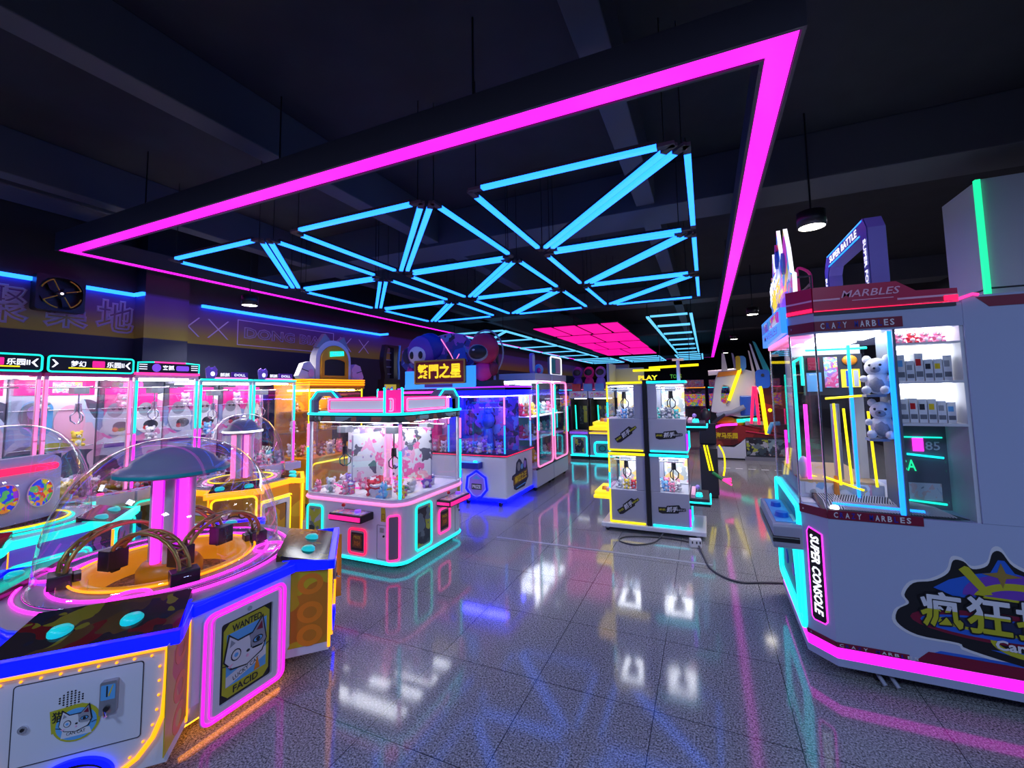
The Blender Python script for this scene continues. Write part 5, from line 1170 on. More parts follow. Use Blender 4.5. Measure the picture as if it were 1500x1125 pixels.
# ------------------------------------------------------------------ marbles pusher machine at right
def marbles_machine():
    X0, Y0 = .60, 3.57; L_, W_ = 2.6, 1.35      # extends in +x and +y
    o = thing('marble_pusher_machine', 'big white marbles pusher machine with maroon bands and magenta skirt light', 'arcade machine', (X0, Y0, 0))
    ch = .14
    plan = lambda d=0: [(-d, ch), (ch-.0, -d), (L_+d, -d), (L_+d, W_+d), (ch, W_+d), (-d, W_-ch)]
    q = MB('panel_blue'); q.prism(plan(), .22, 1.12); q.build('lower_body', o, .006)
    q = MB('panel_blue'); lo = [(x*.98+.04 if x < .5 else x, y+.02 if y < .5 else y-.02) for x, y in plan()]
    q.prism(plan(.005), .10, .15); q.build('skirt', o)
    q = MB('n_magenta'); q.prism(plan(.0), .15, .22); q.build('skirt_light', o)
    q = MB('crimson'); q.prism([], 0, 0) if False else None
    # cabinet: solid rear, glazed front part
    gx = .80                                       # glass reaches this far along the side
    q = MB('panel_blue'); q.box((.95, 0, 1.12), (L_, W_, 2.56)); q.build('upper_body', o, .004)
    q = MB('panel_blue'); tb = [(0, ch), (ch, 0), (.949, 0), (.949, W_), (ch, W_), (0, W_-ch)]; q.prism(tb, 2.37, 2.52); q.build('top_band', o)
    q = MB('white_soft'); q.box((.03, .2, 1.10), (gx, W_-.1, 1.13)); q.build('playfield_base', o)
    q = MB('glass'); q.box((ch+.005, .001, 1.12), (gx, .007, 2.37)); q.box((ch+.005, W_-.007, 1.12), (gx, W_-.001, 2.37)); q.box((.001, ch, 1.12), (.007, W_-ch, 2.37))
    q.add([(.002, ch, 1.12), (ch, .002, 1.12), (ch, .002, 2.37), (.002, ch, 2.37)], [(0, 1, 2, 3)]); q.add([(.002, W_-ch, 1.12), (ch, W_-.002, 1.12), (ch, W_-.002, 2.37), (.002, W_-ch, 2.37)], [(0, 3, 2, 1)]); q.build('glass_walls', o)
    for x, y in ((.004, ch), (ch, .004), (.004, W_-ch)):
        q = MB('chrome'); q.cyl((x, y, 1.12), (x, y, 2.37), .007, n=6); q.build('glass_edge', o)
    q = MB('n_inside'); q.box((.14, .62, 2.345), (.55, 1.1, 2.36)); q.box((.16, .10, 2.345), (.55, .45, 2.36)); q.build('inside_lamp', o)
    # side window with prize shelves behind it (a niche just behind the glass)
    S = frame((0, 0, 0), (1, 0, 0), (0, 0, 1))      # side face, x along, y up, +n towards the viewer
    q = MB('glass', S); q.box((gx, 1.12, -.008), (.945, 2.37, -.002)); q.build('side_window', o)
    q = MB('white_soft'); q.box((.60, .004, 1.72), (.93, .32, 1.735)); q.box((.60, .004, 2.0), (.93, .32, 2.015)); q.box((.60, .004, 2.26), (.93, .32, 2.272)); q.box((.60, .32, 1.72), (.93, .33, 2.37)); q.box((.93, .012, 1.12), (.949, .33, 2.37)); sh = q.build('prize_shelf', o)
    q = MB('n_inside'); q.box((.62, .10, 2.35), (.92, .26, 2.36)); q.box((.62, .16, 2.245), (.92, .29, 2.258)); q.box((.62, .16, 1.985), (.92, .29, 1.998)); q.build('shelf_light', sh)
    q = MB('n_led'); q.box((.555, .012, 1.13), (.58, .03, 2.36)); q.build('led_post', o)
    q = MB('n_led'); q.box((.40, .30, 1.13), (.418, .32, 2.3)); q.build('led_post', o)
    q = MB('midgrey'); q.box((.585, .012, 1.12), (.60, .33, 2.37)); q.box((.60, .30, 1.12), (.93, .33, 1.72)); q.build('inner_panel', o)
    q = MB('violet'); q.tube([(.62, .28, 1.62), (.9, .28, 1.62)], .006, m='n_teal'); q.tube([(.70, .28, 1.50), (.9, .28, 1.48)], .008, m='n_cyan'); q.prism([], 0, 0) if False else None
    q.at((0, .295, 0), (1, 0, 0), (0, 0, 1)); q.box((.74, 1.52, 0), (.80, 1.62, .004), 'n_magenta_s'); q.text('CA', .70, 1.42, .10, .08, 0, .004, 'n_green'); q.text('85', .85, 1.56, .08, .06, 0, .004, 'white'); q.tube([(.64, 1.30, .004), (.64, 1.18, .004), (.9, 1.16, .004)], .008, m='n_teal'); q.box((.7, 1.18, 0), (.88, 1.30, .003), 'art_box'); q.build('window_reflection', o)  # glowing shapes stand in for reflections in the lower window
    # pusher, ramp and candies
    q = MB('grey'); q.box((.05, .36, 1.13), (.58, W_-.1, 1.25), 'white_soft'); q.box((.05, .36, 1.25), (.55, W_-.1, 1.27), 'tan'); q.build('pusher_table', o, .004)
    q = MB('black'); q.add([(.12, .02, 1.135), (.90, .02, 1.135), (.62, .355, 1.17), (.12, .355, 1.17), (.12, .02, 1.13), (.90, .02, 1.13), (.62, .355, 1.13), (.12, .355, 1.13)], [(0, 1, 2, 3), (7, 6, 5, 4), (0, 4, 5, 1), (1, 5, 6, 2), (2, 6, 7, 3), (3, 7, 4, 0)], 'dark')
    for i in range(46):
        x = .14+i*.0155; q.tube([(x, .025, 1.139), (x-.04 if x > .25 else x+.02, .2, 1.157), (min(x+.01, .60), .35, 1.174)], .0035, n=4, m='plush_white')
    q.tube([(.2, .12, 1.152), (.7, .08, 1.148)], .012, n=5, m='n_led')
    q.build('grille', o)
    q = MB('n_white'); q.ball((.19, .03, 1.145), (.03, .012, .02)); q.build('grille_lamp', o)
    q = MB('n_yellow')
    for a, c in (((.22, .2, 1.9), (.52, .3, 1.92)), ((.30, .3, 1.25), (.29, .3, 1.86)), ((.38, .34, 1.25), (.36, .34, 1.82)), ((.20, .34, 1.30), (.44, .30, 1.22)), ((.12, .5, 1.28), (.28, .5, 1.24)), ((.52, .3, 1.25), (.50, .3, 1.80))): q.tube([a, c], .009)
    q.build('yellow_rails', o)
    q = MB('n_teal'); q.tube([(.10, .62, 2.2), (.10, .62, 1.3)], .014); q.tube([(.10, .62, 2.2), (.10, .30, 2.22), (.10, .30, 2.0)], .012); q.tube([(.06, .8, 1.5), (.06, .8, 2.1)], .010); q.tube([(.15, .4, 2.28), (.55, .4, 2.28)], .010); q.build('teal_rails', o)
    q = MB('n_magenta_s'); q.tube([(.12, .38, 1.25), (.12, .38, 1.85)], .014); q.tube([(.05, .9, 1.3), (.05, .9, 1.6)], .012); q.tube([(.06, .55, 1.26), (.06, .62, 1.4)], .014, m='n_pink'); q.build('pink_rails', o)
    q = MB('dark'); q.box((.14, .42, 1.92), (.52, .50, 2.24)); q.box((.15, .415, 1.95), (.25, .42, 2.1), 'skyblue'); q.box((.27, .415, 1.98), (.36, .42, 2.22), 'art_candy'); q.box((.38, .415, 1.98), (.50, .42, 2.12), 'lit_yellow'); q.box((.41, .414, 1.985), (.44, .416, 2.11), 'blue'); q.box((.46, .414, 1.985), (.49, .416, 2.11), 'white'); q.prism([], 0, 0) if False else q.ball((.44, .41, 2.19), (.05, .02, .04), 'orange'); q.box((.16, .40, 2.12), (.24, .42, 2.22), 'maroon'); q.build('score_display', o)
    q = MB('white_soft'); q.box((.05, .52, 2.24), (.54, .58, 2.32)); q.box((.46, .52, 1.27), (.54, .58, 2.24)); q.box((.03, .52, 1.27), (.06, .58, 2.3)); q.build('inner_portal', o)
    q = MB('midgrey'); q.cyl((.33, .45, 1.27), (.33, .45, 1.85), .03, m='steel'); q.ball((.09, .42, 1.35), (.04, .04, .09), 'white_soft'); q.box((.08, .352, 1.165), (.5, .36, 1.25), 'art_toys'); q.cyl((.28, .34, 1.17), (.28, .34, 1.31), .02, .012, m='orange'); q.build('figures', o)
    # maroon lettered bands
    def band(F, x0, x1, z0, z1, wd, nm, par):
        t = MB('maroon', F); t.box((x0, z0, 0), (x1, z1, .006)); b_ = t.build(nm, par)
        cells = 'CRAZY MARBLES'; n = len(cells); L0, L1 = wd; st = (L1-L0)/n
        for i, c in enumerate(cells):
            if c == ' ': continue
            t = MB('white', F)
            dim = i in (1, 3, 6, 10); m_ = 'deepblue' if dim else 'white_soft'; x = L0+st*(i+.5)
            t.text(c, x, (z0+z1)/2, st*(.62 if dim else .72), (z1-z0)*.62, .006, .008, m_, bold=.02)
            t.build('band_letter', b_)
        return b_
    band(S, ch, .64, 2.385, 2.455, (ch+.03, .60), 'maroon_band', o); band(S, ch, .66, 1.075, 1.135, (ch+.03, .60), 'maroon_band', o); band(S, ch, .53, .225, .255, (ch+.01, .58), 'maroon_band', o)
    C2 = frame((0, ch, 0), (ch, -ch, 0), (0, 0, 1)); cl = math.hypot(ch, ch)
    for z0, z1 in ((2.385, 2.455), (1.075, 1.135), (.225, .255)):
        t = MB('maroon', C2); t.box((0, z0, .001), (cl, z1, .006)); t.cyl((.03, (z0+z1)/2, .006), (.03, (z0+z1)/2, .009), .006, m='chrome'); t.build('maroon_band', o)
    t = MB('black', C2); pts = [(.045, .36), (.06, .34), (.135, .34), (.15, .36), (.15, .95), (.06, .98), (.045, .95)]
    t.prism(pts, .001, .006); sp = t.build('super_panel', o)
    t = MB('n_magenta_s', C2); t.tube([(x, y, .004) for x, y in pts], .005, True); t.build('panel_outline', sp)
    t = MB('white', C2); t.text('SUPER CONSOLE', .098, .66, .54, .062, .006, .009, 'n_sign', shear=.2, bold=.035, rot=-PI/2); t.build('panel_lettering', sp)
    # lower right stripes and emblem
    t = MB('crimson', S); t.prism([(.56, .225), (.63, .295), (2.6, .295), (2.6, .225)], .0, .004, 'maroon'); t.prism([(.66, .296), (.69, .312), (2.6, .312), (2.6, .296)], .0, .003, 'blue'); t.build('lower_stripe', o); t = MB('maroon', S); t.prism([(1.02, 2.545), (1.08, 2.48), (1.6, 2.48), (1.6, 2.545)], .0, .003, 'maroon'); t.build('upper_stripe', o)
    E = frame((1.03, 0, .58), (1, 0, 0), (0, 0, 1)); t = MB('navy', E)
    def P_(L, k=1.0): return [((x-.05)*k, y*k) for x, y in L]
    def rnd_(L):
        k = len(L); out = []
        for i in range(k):
            p0, p1, p2, p3 = [Vector(L[(i+d) % k]) for d in (-1, 0, 1, 2)]
            for j in range(4):
                u = j/4; out.append(tuple(.5*((2*p1)+(p2-p0)*u+(2*p0-5*p1+4*p2-p3)*u*u+(3*p1-p0-3*p2+p3)*u**3)))
        return out
    base = [(-.50, -.13), (-.49, -.05), (-.43, .0), (-.45, .05), (-.40, .13), (-.30, .16), (-.22, .22), (-.19, .30), (-.14, .30), (-.10, .26), (-.03, .29), (.0, .37), (.04, .38), (.09, .30), (.20, .26), (.30, .33), (.5, .36), (.9, .30), (1.0, .0), (.95, -.2), (.7, -.30), (.2, -.29), (-.15, -.23), (-.2, -.20), (-.40, -.19)]
    base = rnd_(base)
    wide = [((x-.05)*1.035+.0, y*1.07) for x, y in base]
    t.prism(wide, .0005, .002, 'white_soft'); t.prism(P_(base), .002, .004, 'black')
    t.prism(P_([(-.30, .12), (-.22, .18), (-.1, .23), (-.02, .25), (.02, .33), (.05, .33), (.09, .26), (.24, .22), (.3, .1), (-.2, .08)]), .004, .005, 'blue')
    t.prism(ell(-.02, -.08, .46, .09, 28), .004, .005, 'maroon'); t.prism(ell(-.03, -.085, .40, .065, 28), .005, .006, 'blue'); t.prism(ell(-.02, -.075, .34, .042, 28), .006, .007, 'olive'); t.prism(ell(0, -.065, .33, .035, 28), .007, .008, 'navy')
    t.prism(ell(.05, .10, .26, .15, 28, 0, PI), .005, .006, 'purple'); t.ring(ell(.05, .06, .22, .14, 24, .3, 2.8), ell(.05, .06, .18, .10, 24, .3, 2.8), .006, .007, 'olive'); t.prism(ell(.28, .12, .14, .11, 20), .006, .007, 'maroon'); t.prism(ell(.18, .1, .09, .06, 16, 0, PI), .007, .008, 'white_soft')
    t.prism([(-.02+.09*cos(k*PI/4)*(1 if k % 2 == 0 else .3), .24+.075*sin(k*PI/4)*(1 if k % 2 == 0 else .3)) for k in range(8)], .006, .008, 'gold')
    t.prism([(-.22, .25), (-.19, .275), (-.17, .27), (-.07, .12), (-.11, .11)], .006, .008, 'olive')
    t.ball((.40, .20, .0), (.15, .14, .012), 'white_soft', 20, 8); t.prism(ell(.33, .24, .05, .055, 16), .011, .014, 'blue'); t.prism(ell(.33, .24, .025, .03, 12), .014, .015, 'black')
    for i, c in enumerate('\u75af\u72c2\u63a8\u5e01'):
        x = -.325+i*.225
        t.text(c, x, -.01, .205, .22, .012, .014, 'white_soft', bold=.022, two='olive')
        t.text(c, x, -.01, .225, .24, .010, .012, 'black', bold=.05)
    t.prism([(-.40, -.11), (.7, -.11), (.7, -.045), (-.40, -.045)], .0, .0005, 'olive')
    t.text('Carnival Monster', .22, -.17, .60, .06, .008, .010, 'white_soft', bold=.03); t.prism([(-.1, -.21), (.25, -.27), (.6, -.26), (.5, -.2), (.2, -.19)], .004, .005, 'blue'); t.ring(ell(.1, -.15, .2, .09, 20, PI, 2*PI), ell(.1, -.15, .17, .06, 20, PI, 2*PI), .005, .006, 'olive'); t.build('emblem', o)
    # front face towards -x: teal outlined panels and the control box
    Fx = frame((0, W_, 0), (0, -1, 0), (0, 0, 1))   # x runs towards the viewer
    q = MB('lit_blue', Fx); q.prism([(.16, .30), (W_-.16, .28), (W_-.16, 1.06), (.16, 1.08)], .0, .004, 'teal'); fp = q.build('front_panel', o)
    q = MB('n_cyan', Fx); q.tube(pathr([(.15, .26, .012), (W_-.145, .24, .012), (W_-.145, 1.10, .012), (.15, 1.12, .012)], .06), .018, True); q.tube(pathr([(.25, .32, .012), (W_-.3, .3, .012), (W_-.42, .74, .012), (.3, .74, .012)], .06), .014, True); q.tube([(W_-.26, .30, .015), (W_-.30, .78, .015)], .022); q.build('neon_outline', fp)
    q = MB('blue', Fx); q.cyl((.5, .5, .003), (.5, .5, .012), .06); q.build('front_sticker', fp); q = MB('violet', Fx); q.cyl((.8, .5, .003), (.8, .5, .012), .05); q.build('front_sticker', fp); q = MB('olive', Fx); q.box((.92, .62, .003), (1.0, .70, .01)); q.build('front_sticker', fp)
    q = MB('steel_soft', Fx); q.prism(rr(.45, .80, 1.25, .98, .03), .0, .185); cb = q.build('control_box', o, .02)
    q = MB('black', Fx); q.prism(rr(.44, .845, 1.26, .895, .02), .02, .191); q.build('control_band', cb)
    q = MB('blue', Fx); q.box((.5, .98, .03), (1.2, .986, .16), 'skyblue'); 
    for x, y_, r in ((.75, .1, .04), (1.05, .1, .05)): q.cyl((x, .98, y_), (x, 1.02, y_), r, r*.85, m='blue')
    q.box((1.0, .982, .02), (1.18, .995, .045), 'cream'); q.build('buttons', cb, .003)
    q = MB('art_marble_sign', Fx); q.prism([(.10, 2.38), (W_-.12, 2.40), (W_-.12, 2.60), (.10, 2.62)], .01, .05, 'lit_blue'); q.text('MARBLES', .66, 2.45, .8, .06, .05, .053, 'white'); q.box((.2, 2.5, .05), (W_-.2, 2.58, .06), 'art_marble_sign'); q.build('front_sign', o)
    q = MB('n_pink', Fx); q.box((.14, 2.35, -.2), (W_-.14, 2.385, .01), 'n_rose'); q.build('front_canopy_light', o)
    # castle topper: generic spiky lit cut-out
    Tp = frame((.04, .64, 2.56), (0, -1, 0), (0, 0, 1))
    q = MB('art_marble_sign', Tp); sil = [(-.50, .0), (-.52, .25), (-.60, .30), (-.56, .42), (-.42, .45), (-.44, .62), (-.36, .60), (-.30, .86), (-.24, .62), (-.14, .60), (-.08, .72), (-.02, 1.02), (.06, .72), (.12, .60), (.20, .64), (.28, .90), (.38, .66), (.44, .40), (.52, .36), (.50, .0)]
    sil = [(x*1.06, y*.80) for x, y in sil]
    q.prism(sil, -.03, .0, 'art_marble_sign', 'n_sign'); q.build('lit_topper', o)
    q = MB('yellow', Tp); q.text('\u75af\u72c2', -.16, .32, .44, .20, .0, .03, 'n_sign', bold=.05, rot=.15); q.text('\u63a8\u5e01', .12, .20, .46, .20, .02, .05, 'lit_yellow', bold=.05, rot=.15); q.ball((.25, .12, .01), (.14, .09, .03), 'lit_violet'); q.prism(ell(-.02, .55, .05, .08, 12), 0, .02, 'blue'); q.prism(ell(.27, .44, .05, .09, 12), 0, .02, 'skyblue'); q.prism([(-.05, .62), (.05, .62), (-.018, .69)], 0, .02, 'hotpink'); q.build('topper_lettering', o)
    q = MB('dark'); q.tube([(.06, .3, 2.86), (.2, .3, 2.86), (.2, .3, 2.52)], .01); q.tube([(.2, .3, 2.8), (.2, 1.0, 2.8)], .01); q.tube([(.06, 1.0, 2.86), (.2, 1.0, 2.86), (.2, 1.0, 2.52)], .01); q.build('topper_brace', o)
    # red marquee board on the side and chamfer
    q = MB('crimson', S); mq = [(ch, 2.52), (ch, 2.70), (.62, 2.695), (.72, 2.62), (.93, 2.615), (.93, 2.54)]
    q.prism(mq, -.02, .012); q.build('marquee', o)
    q = MB('crimson', C2); q.prism([(0, 2.52), (cl, 2.52), (cl, 2.70), (0, 2.705)], -.02, .010); q.build('marquee', o)
    q = MB('n_red', S); q.box((ch, 2.525, .012), (.93, 2.53, .016)); q.box((.86, 2.535, .012), (.93, 2.57, .016)); q.tube([(.93, 2.54, .01), (1.0, 2.565, .012), (1.03, 2.56, .01)], .010, m='n_pink'); q.build('marquee_glow', o)
    q = MB('n_red', C2); q.box((0, 2.525, .012), (cl, 2.55, .016)); q.box((0, 2.60, .010), (cl, 2.612, .013), 'palepink'); q.build('marquee_glow', o)
    q = MB('palepink', S); q.text('MARBLES', .475, 2.635, .32, .05, .012, .016, 'palepink', shear=.3, bold=.01); q.box((ch, 2.60, .012), (.30, 2.612, .015)); q.box((.37, 2.585, .012), (.6, 2.59, .014)); q.box((.62, 2.565, .012), (.93, 2.578, .014)); q.build('marquee_lettering', o)
    q = MB('dark', S); q.box((ch, 2.50, -.01), (.92, 2.522, .008)); q.build('marquee_shadow_gap', o)
    # violet arch on the roof
    A = frame((.44, .12, 2.52), (0, 1, 0), (0, 0, 1)) if False else frame((.26, .16, 2.52), (.9, .42, 0), (0, 0, 1))
    return o
mm = marbles_machine()
def arch():
    # arch standing on the roof: spans along y, its end leg towards the viewer
    o = thing('roof_arch', 'violet and blue arch with white lettering standing on the marbles machine', 'arch', (1.13, 3.70, 2.565))
    F = frame((0, 0, 0), (0, 1, 0), (0, 0, 1))
    out = [(0, 0), (0, .57), (.06, .66), (1.06, .66), (1.16, .54), (1.16, 0)]; inn = [(.10, 0), (.10, .47), (.14, .54), (1.0, .54), (1.06, .47), (1.06, 0)]
    q = MB('arch_violet', F); q.ring(out, inn, .0, .11); q.build('arch_body', o, .006)
    G = frame((-.002, 0, 0), (0, -1, 0), (0, 0, 1))
    t = MB('deepblue', G); t.ring([(-x, y) for x, y in out][::-1], [(-x, y) for x, y in inn][::-1], .0, .004, 'deepblue'); t.tube([(-.14, .55, .004), (-1.0, .55, .004)], .006, m='n_led'); t.tube([(-.08, .65, .004), (-1.04, .65, .004)], .005, m='n_led'); fc = t.build('arch_face', o)
    for nm, args, kw in (('top_lettering', ('SUPER BATTLE', -.58, .60, .76, .06), {}), ('leg_lettering', ('SUPER FORCE', -.05, .27, .46, .055), dict(rot=-PI/2)), ('leg_lettering', ('SUPER FORCE', -1.11, .25, .42, .05), dict(rot=-PI/2))):
        t = MB('white', G); t.text(*args, .004, .007, 'n_sign', bold=.02, **kw); t.build(nm, fc)
arch()
o = thing('roof_figure', 'small pink hook figure standing on the marbles machine roof', 'ornament', (.80, 4.1, 2.525))
q = MB('hotpink'); q.prism(rr(-.05, -.05, .05, .05, .02), 0, .14); q.build('base', o, .01)
q = MB('n_pink'); q.tube(pathr([(-.03, 0, .13), (-.05, 0, .48), (.05, 0, .42), (.05, 0, .16), (0, 0, .15)], .05, closed=False), .012, m='hotpink'); q.build('hook', o)
# prizes and plush inside the marbles machine
for k in range(2):
    put_plush('white', (1.13+.02*k, 3.72+.03*k, (1.93, 1.62)[k]), 'white plush bear %s blue light post inside the marbles machine' % ('high on the', 'lower on the')[k], 'white bears in the marbles machine', -.5, 1.15)
o = MB('steel_soft'); o.box((1.05, 3.70, 1.60), (1.165, 3.80, 1.618)); o.box((1.05, 3.70, 1.91), (1.165, 3.80, 1.928)); o = o.build('bear_ledge', mm); o.location = (-.60, -3.57, 0)
for r, z in enumerate((2.016, 1.736)):
    for k in range(6):
        t = MB('art_box'); hgt = random.Random(r*9+k).uniform(.13, .19); t.box((-.022, -.04, 0), (.022, .04, hgt)); t.box((-.018, -.041, hgt*.55), (.010, -.039, hgt*.8), ('skyblue', 'grey', 'red', 'dark', 'yellow', 'grey')[(k+r) % 6]); t.box((-.018, -.041, hgt*.15), (.018, -.039, hgt*.35), 'midgrey')
        b_ = t.build('prize_box', bevel=.002); b_.location = (.60+.64+k*.049, 3.57+.12, z)
        tag(b_, 'white prize carton, number %s from the light post on the %s shelf' % (('one', 'two', 'three', 'four', 'five', 'six')[k], ('upper', 'lower')[r]), 'prize box', 'prize cartons on the marbles machine shelves')
for k in range(4):
    put_plush('pink' if k != 1 else 'red', (.60+.66+k*.07, 3.57+.14, 2.273), '%s plush on the top shelf of the marbles machine, spot %s' % ('pink' if k != 1 else 'red', ('one', 'two', 'three', 'four')[k]), 'pink plush on the top marbles shelf', 0, .42)
for x, y in ((.38, .13), (.4, 1.18), (2.3, .18), (2.3, 1.18)):
    q = MB('rubber'); q.cyl((x-.015, y-.02, .035), (x+.015, y-.02, .035), .035); cs = q.build('caster', mm)
    q = MB('steel_soft')
    for dx in (-.03, .04): q.tube([(x+dx, y, .11), (x+dx+.02, y-.06, .07), (x+dx+.05, y-.11, .02)], .014)
    q.box((x-.04, y-.01, .085), (x+.06, y+.02, .11)); q.build('swivel_bracket', cs)

# ------------------------------------------------------------------ far machines
def far_console(x0, x1, y, label, k):
    o = thing('video_game_cabinet', label, 'arcade machine', ((x0+x1)/2, y, 0), 0, 'teal lit cabinets at the back'); h = (x1-x0)/2-.01
    F = frame((0, 0, 0), (1, 0, 0), (0, 0, 1))
    q = MB('steel_soft'); q.box((-h, 0, .1), (h, .9, .72)); q.box((-h, 0, 0), (h, .8, .1), 'black'); q.box((-h, .75, .72), (h, .9, 1.75), 'black'); q.build('cabinet', o, .01)
    for s in (-1, 1):
        q = MB('black'); q.box((s*h, .1, .72), (s*(h-.04), .85, 1.75)); q.build('side_wall', o)
    q = MB('n_cyan'); q.tube([(x, -.008, z) for x, z in rr(-h+.05, .14, h-.05, .66, .05)], .02, True) if k == 0 else q.tube([(x, -.01, z) for x, z in rr(-.22, .16, .22, .50, .08)], .03, True); q.tube([(-h, -.01, .11), (h, -.01, .11)], .02); q.build('neon_outline', o)
    q = MB('art_dark', F); q.box((-h+.14, .2, 0), (h-.14, .6, .01)) if k == 0 else q.box((-.12, .22, 0), (.12, .44, .01), 'teal'); q.tube([(x, z, .012) for x, z in ell(0, .33, .09, .08, 10)], .012, True, m='dark'); q.build('front_print', o)
    q = MB('violet'); q.box((-h, -.06, .72), (h, .35, .80)); q.box((-h, -.065, .735), (h, -.06, .785), 'lit_violet' if k == 0 else 'lit_yellow'); q.box((-h, -.05, .84), (h, .3, .94), 'lit_yellow') if k == 1 else q.box((-h+.05, -.03, .80), (h-.05, .3, .82), 'art_candy'); q.build('control_deck', o, .01)
    q = MB('n_teal'); q.tube([(-.1, .1, .85), (-.12, .1, 1.55)], .02); q.build('light_bar', o)
    q = MB('art_dark'); q.box((-h+.1, .74, .95), (h-.1, .75, 1.5), 'lime' if False else 'art_dark'); q.box((-.05, .735, 1.0), (h-.15, .742, 1.35), 'olive'); q.build('screen', o)
    q = MB('white'); q.box((-h, .0, 1.75), (h, .9, 1.95)); q.box((-h+.04, -.005, 1.79), (h-.04, .0, 1.91), 'art_candy'); q.build('marquee', o)
    q = MB('n_white'); q.box((-h+.1, .2, 1.72), (h-.1, .3, 1.745)); q.build('inside_lamp', o)
far_console(-3.72, -3.16, 11.9, 'teal outlined cabinet at the back, beside the tall white cabinets', 0)
far_console(-3.14, -2.40, 11.9, 'cabinet at the back with square teal emblem and yellow deck', 1)
far_console(-2.38, -1.6, 12.0, 'dark cabinet at the back, hidden mostly by the stacked minis', 0)
# figures on top of the back cabinets
for i, (x, mm_, lab) in enumerate(((-3.55, 'purple', 'purple character topper over the teal outlined cabinet'), (-3.2, 'hotpink', 'pink round character topper over the back cabinets'), (-2.85, 'violet', 'violet character topper over the back cabinets'))):
    o = thing('character_topper', lab, 'topper', (x, 12.3, 1.95))
    q = MB(mm_); q.ball((0, 0, .55), (.165, .12, .18)); q.ball((0, 0, .22), (.15, .12, .22)); q.build('body', o)
    q = MB('dark'); q.ball((.0, -.10, .56), (.12, .05, .1)); q.build('visor', o)
    q = MB('red' if i == 0 else 'skyblue'); q.box((-.14, -.16, .0), (.12, -.12, .22)); q.build('small_sign', o)
o = thing('monitor_topper', 'dark screen topper on the back cabinets beside the stacked minis', 'monitor', (-2.32, 12.3, 1.95))
q = MB('midgrey'); q.box((-.3, -.05, .0), (.3, .1, .75)); q.build('housing', o, .02); q = MB('black'); q.box((-.24, -.06, .25), (.24, -.05, .6)); q.build('screen', o)
# far row and crowd of lit machines
cols = ['art_purple', 'art_crowd', 'art_dark', 'art_crowd', 'art_purple', 'art_dark', 'art_crowd', 'art_purple']
for i in range(8):
    x = -6.6+i*1.02; y = 20.5+(i % 3)*.6
    o = thing('arcade_cabinet', 'dim far arcade cabinet, place %s along the far row from the wall' % ('one', 'two', 'three', 'four', 'five', 'six', 'seven', 'eight')[i], 'arcade machine', (x, y, 0), 0, 'dim cabinets in the far row')
    q = MB(cols[i]); q.box((-.45, 0, 0), (.45, .9, 1.0), 'dark'); q.box((-.45, .4, 1.0), (.45, .9, 2.0), cols[i]); q.box((-.42, .38, 1.15), (.42, .4, 1.7), 'art_rainbow'); q.build('cabinet', o, .02)
    q = MB(['n_cyan', 'n_rose', 'n_yellow', 'n_violet', 'n_teal', 'n_pink', 'n_amber', 'n_cyan'][i]); q.tube([(-.45, .39, 2.0), (.45, .39, 2.0)], .025); q.tube([(-.46, -.01, .1), (-.46, -.01, 1.0)], .02); q.build('edge_light', o)
    q = MB('art_candy'); q.box((-.4, .35, 2.0), (.4, .45, 2.35)); q.build('marquee', o)
o = thing('hanging_bar_light', 'yellow and white light bars hanging far behind the stacked minis', 'light', (-1.0, 16.0, 2.75))
q = MB('n_yellow'); q.tube([(-.9, 0, 0), (.8, 0, .05)], .05); q.build('bar', o); q = MB('lit_cream'); q.tube([(-.1, .3, .28), (.3, .3, .28)], .05); q.build('bar', o); q = MB('lit_cream'); q.tube([(1.1, .2, -.25), (2.0, .2, -.2)], .10); q.build('bar', o)
q = MB('black'); q.cyl((-.5, 0, 0), (-.5, 0, 2.15), .01); q.cyl((.5, 0, 0), (.5, 0, 2.15), .01); q.build('suspension_wire', o)

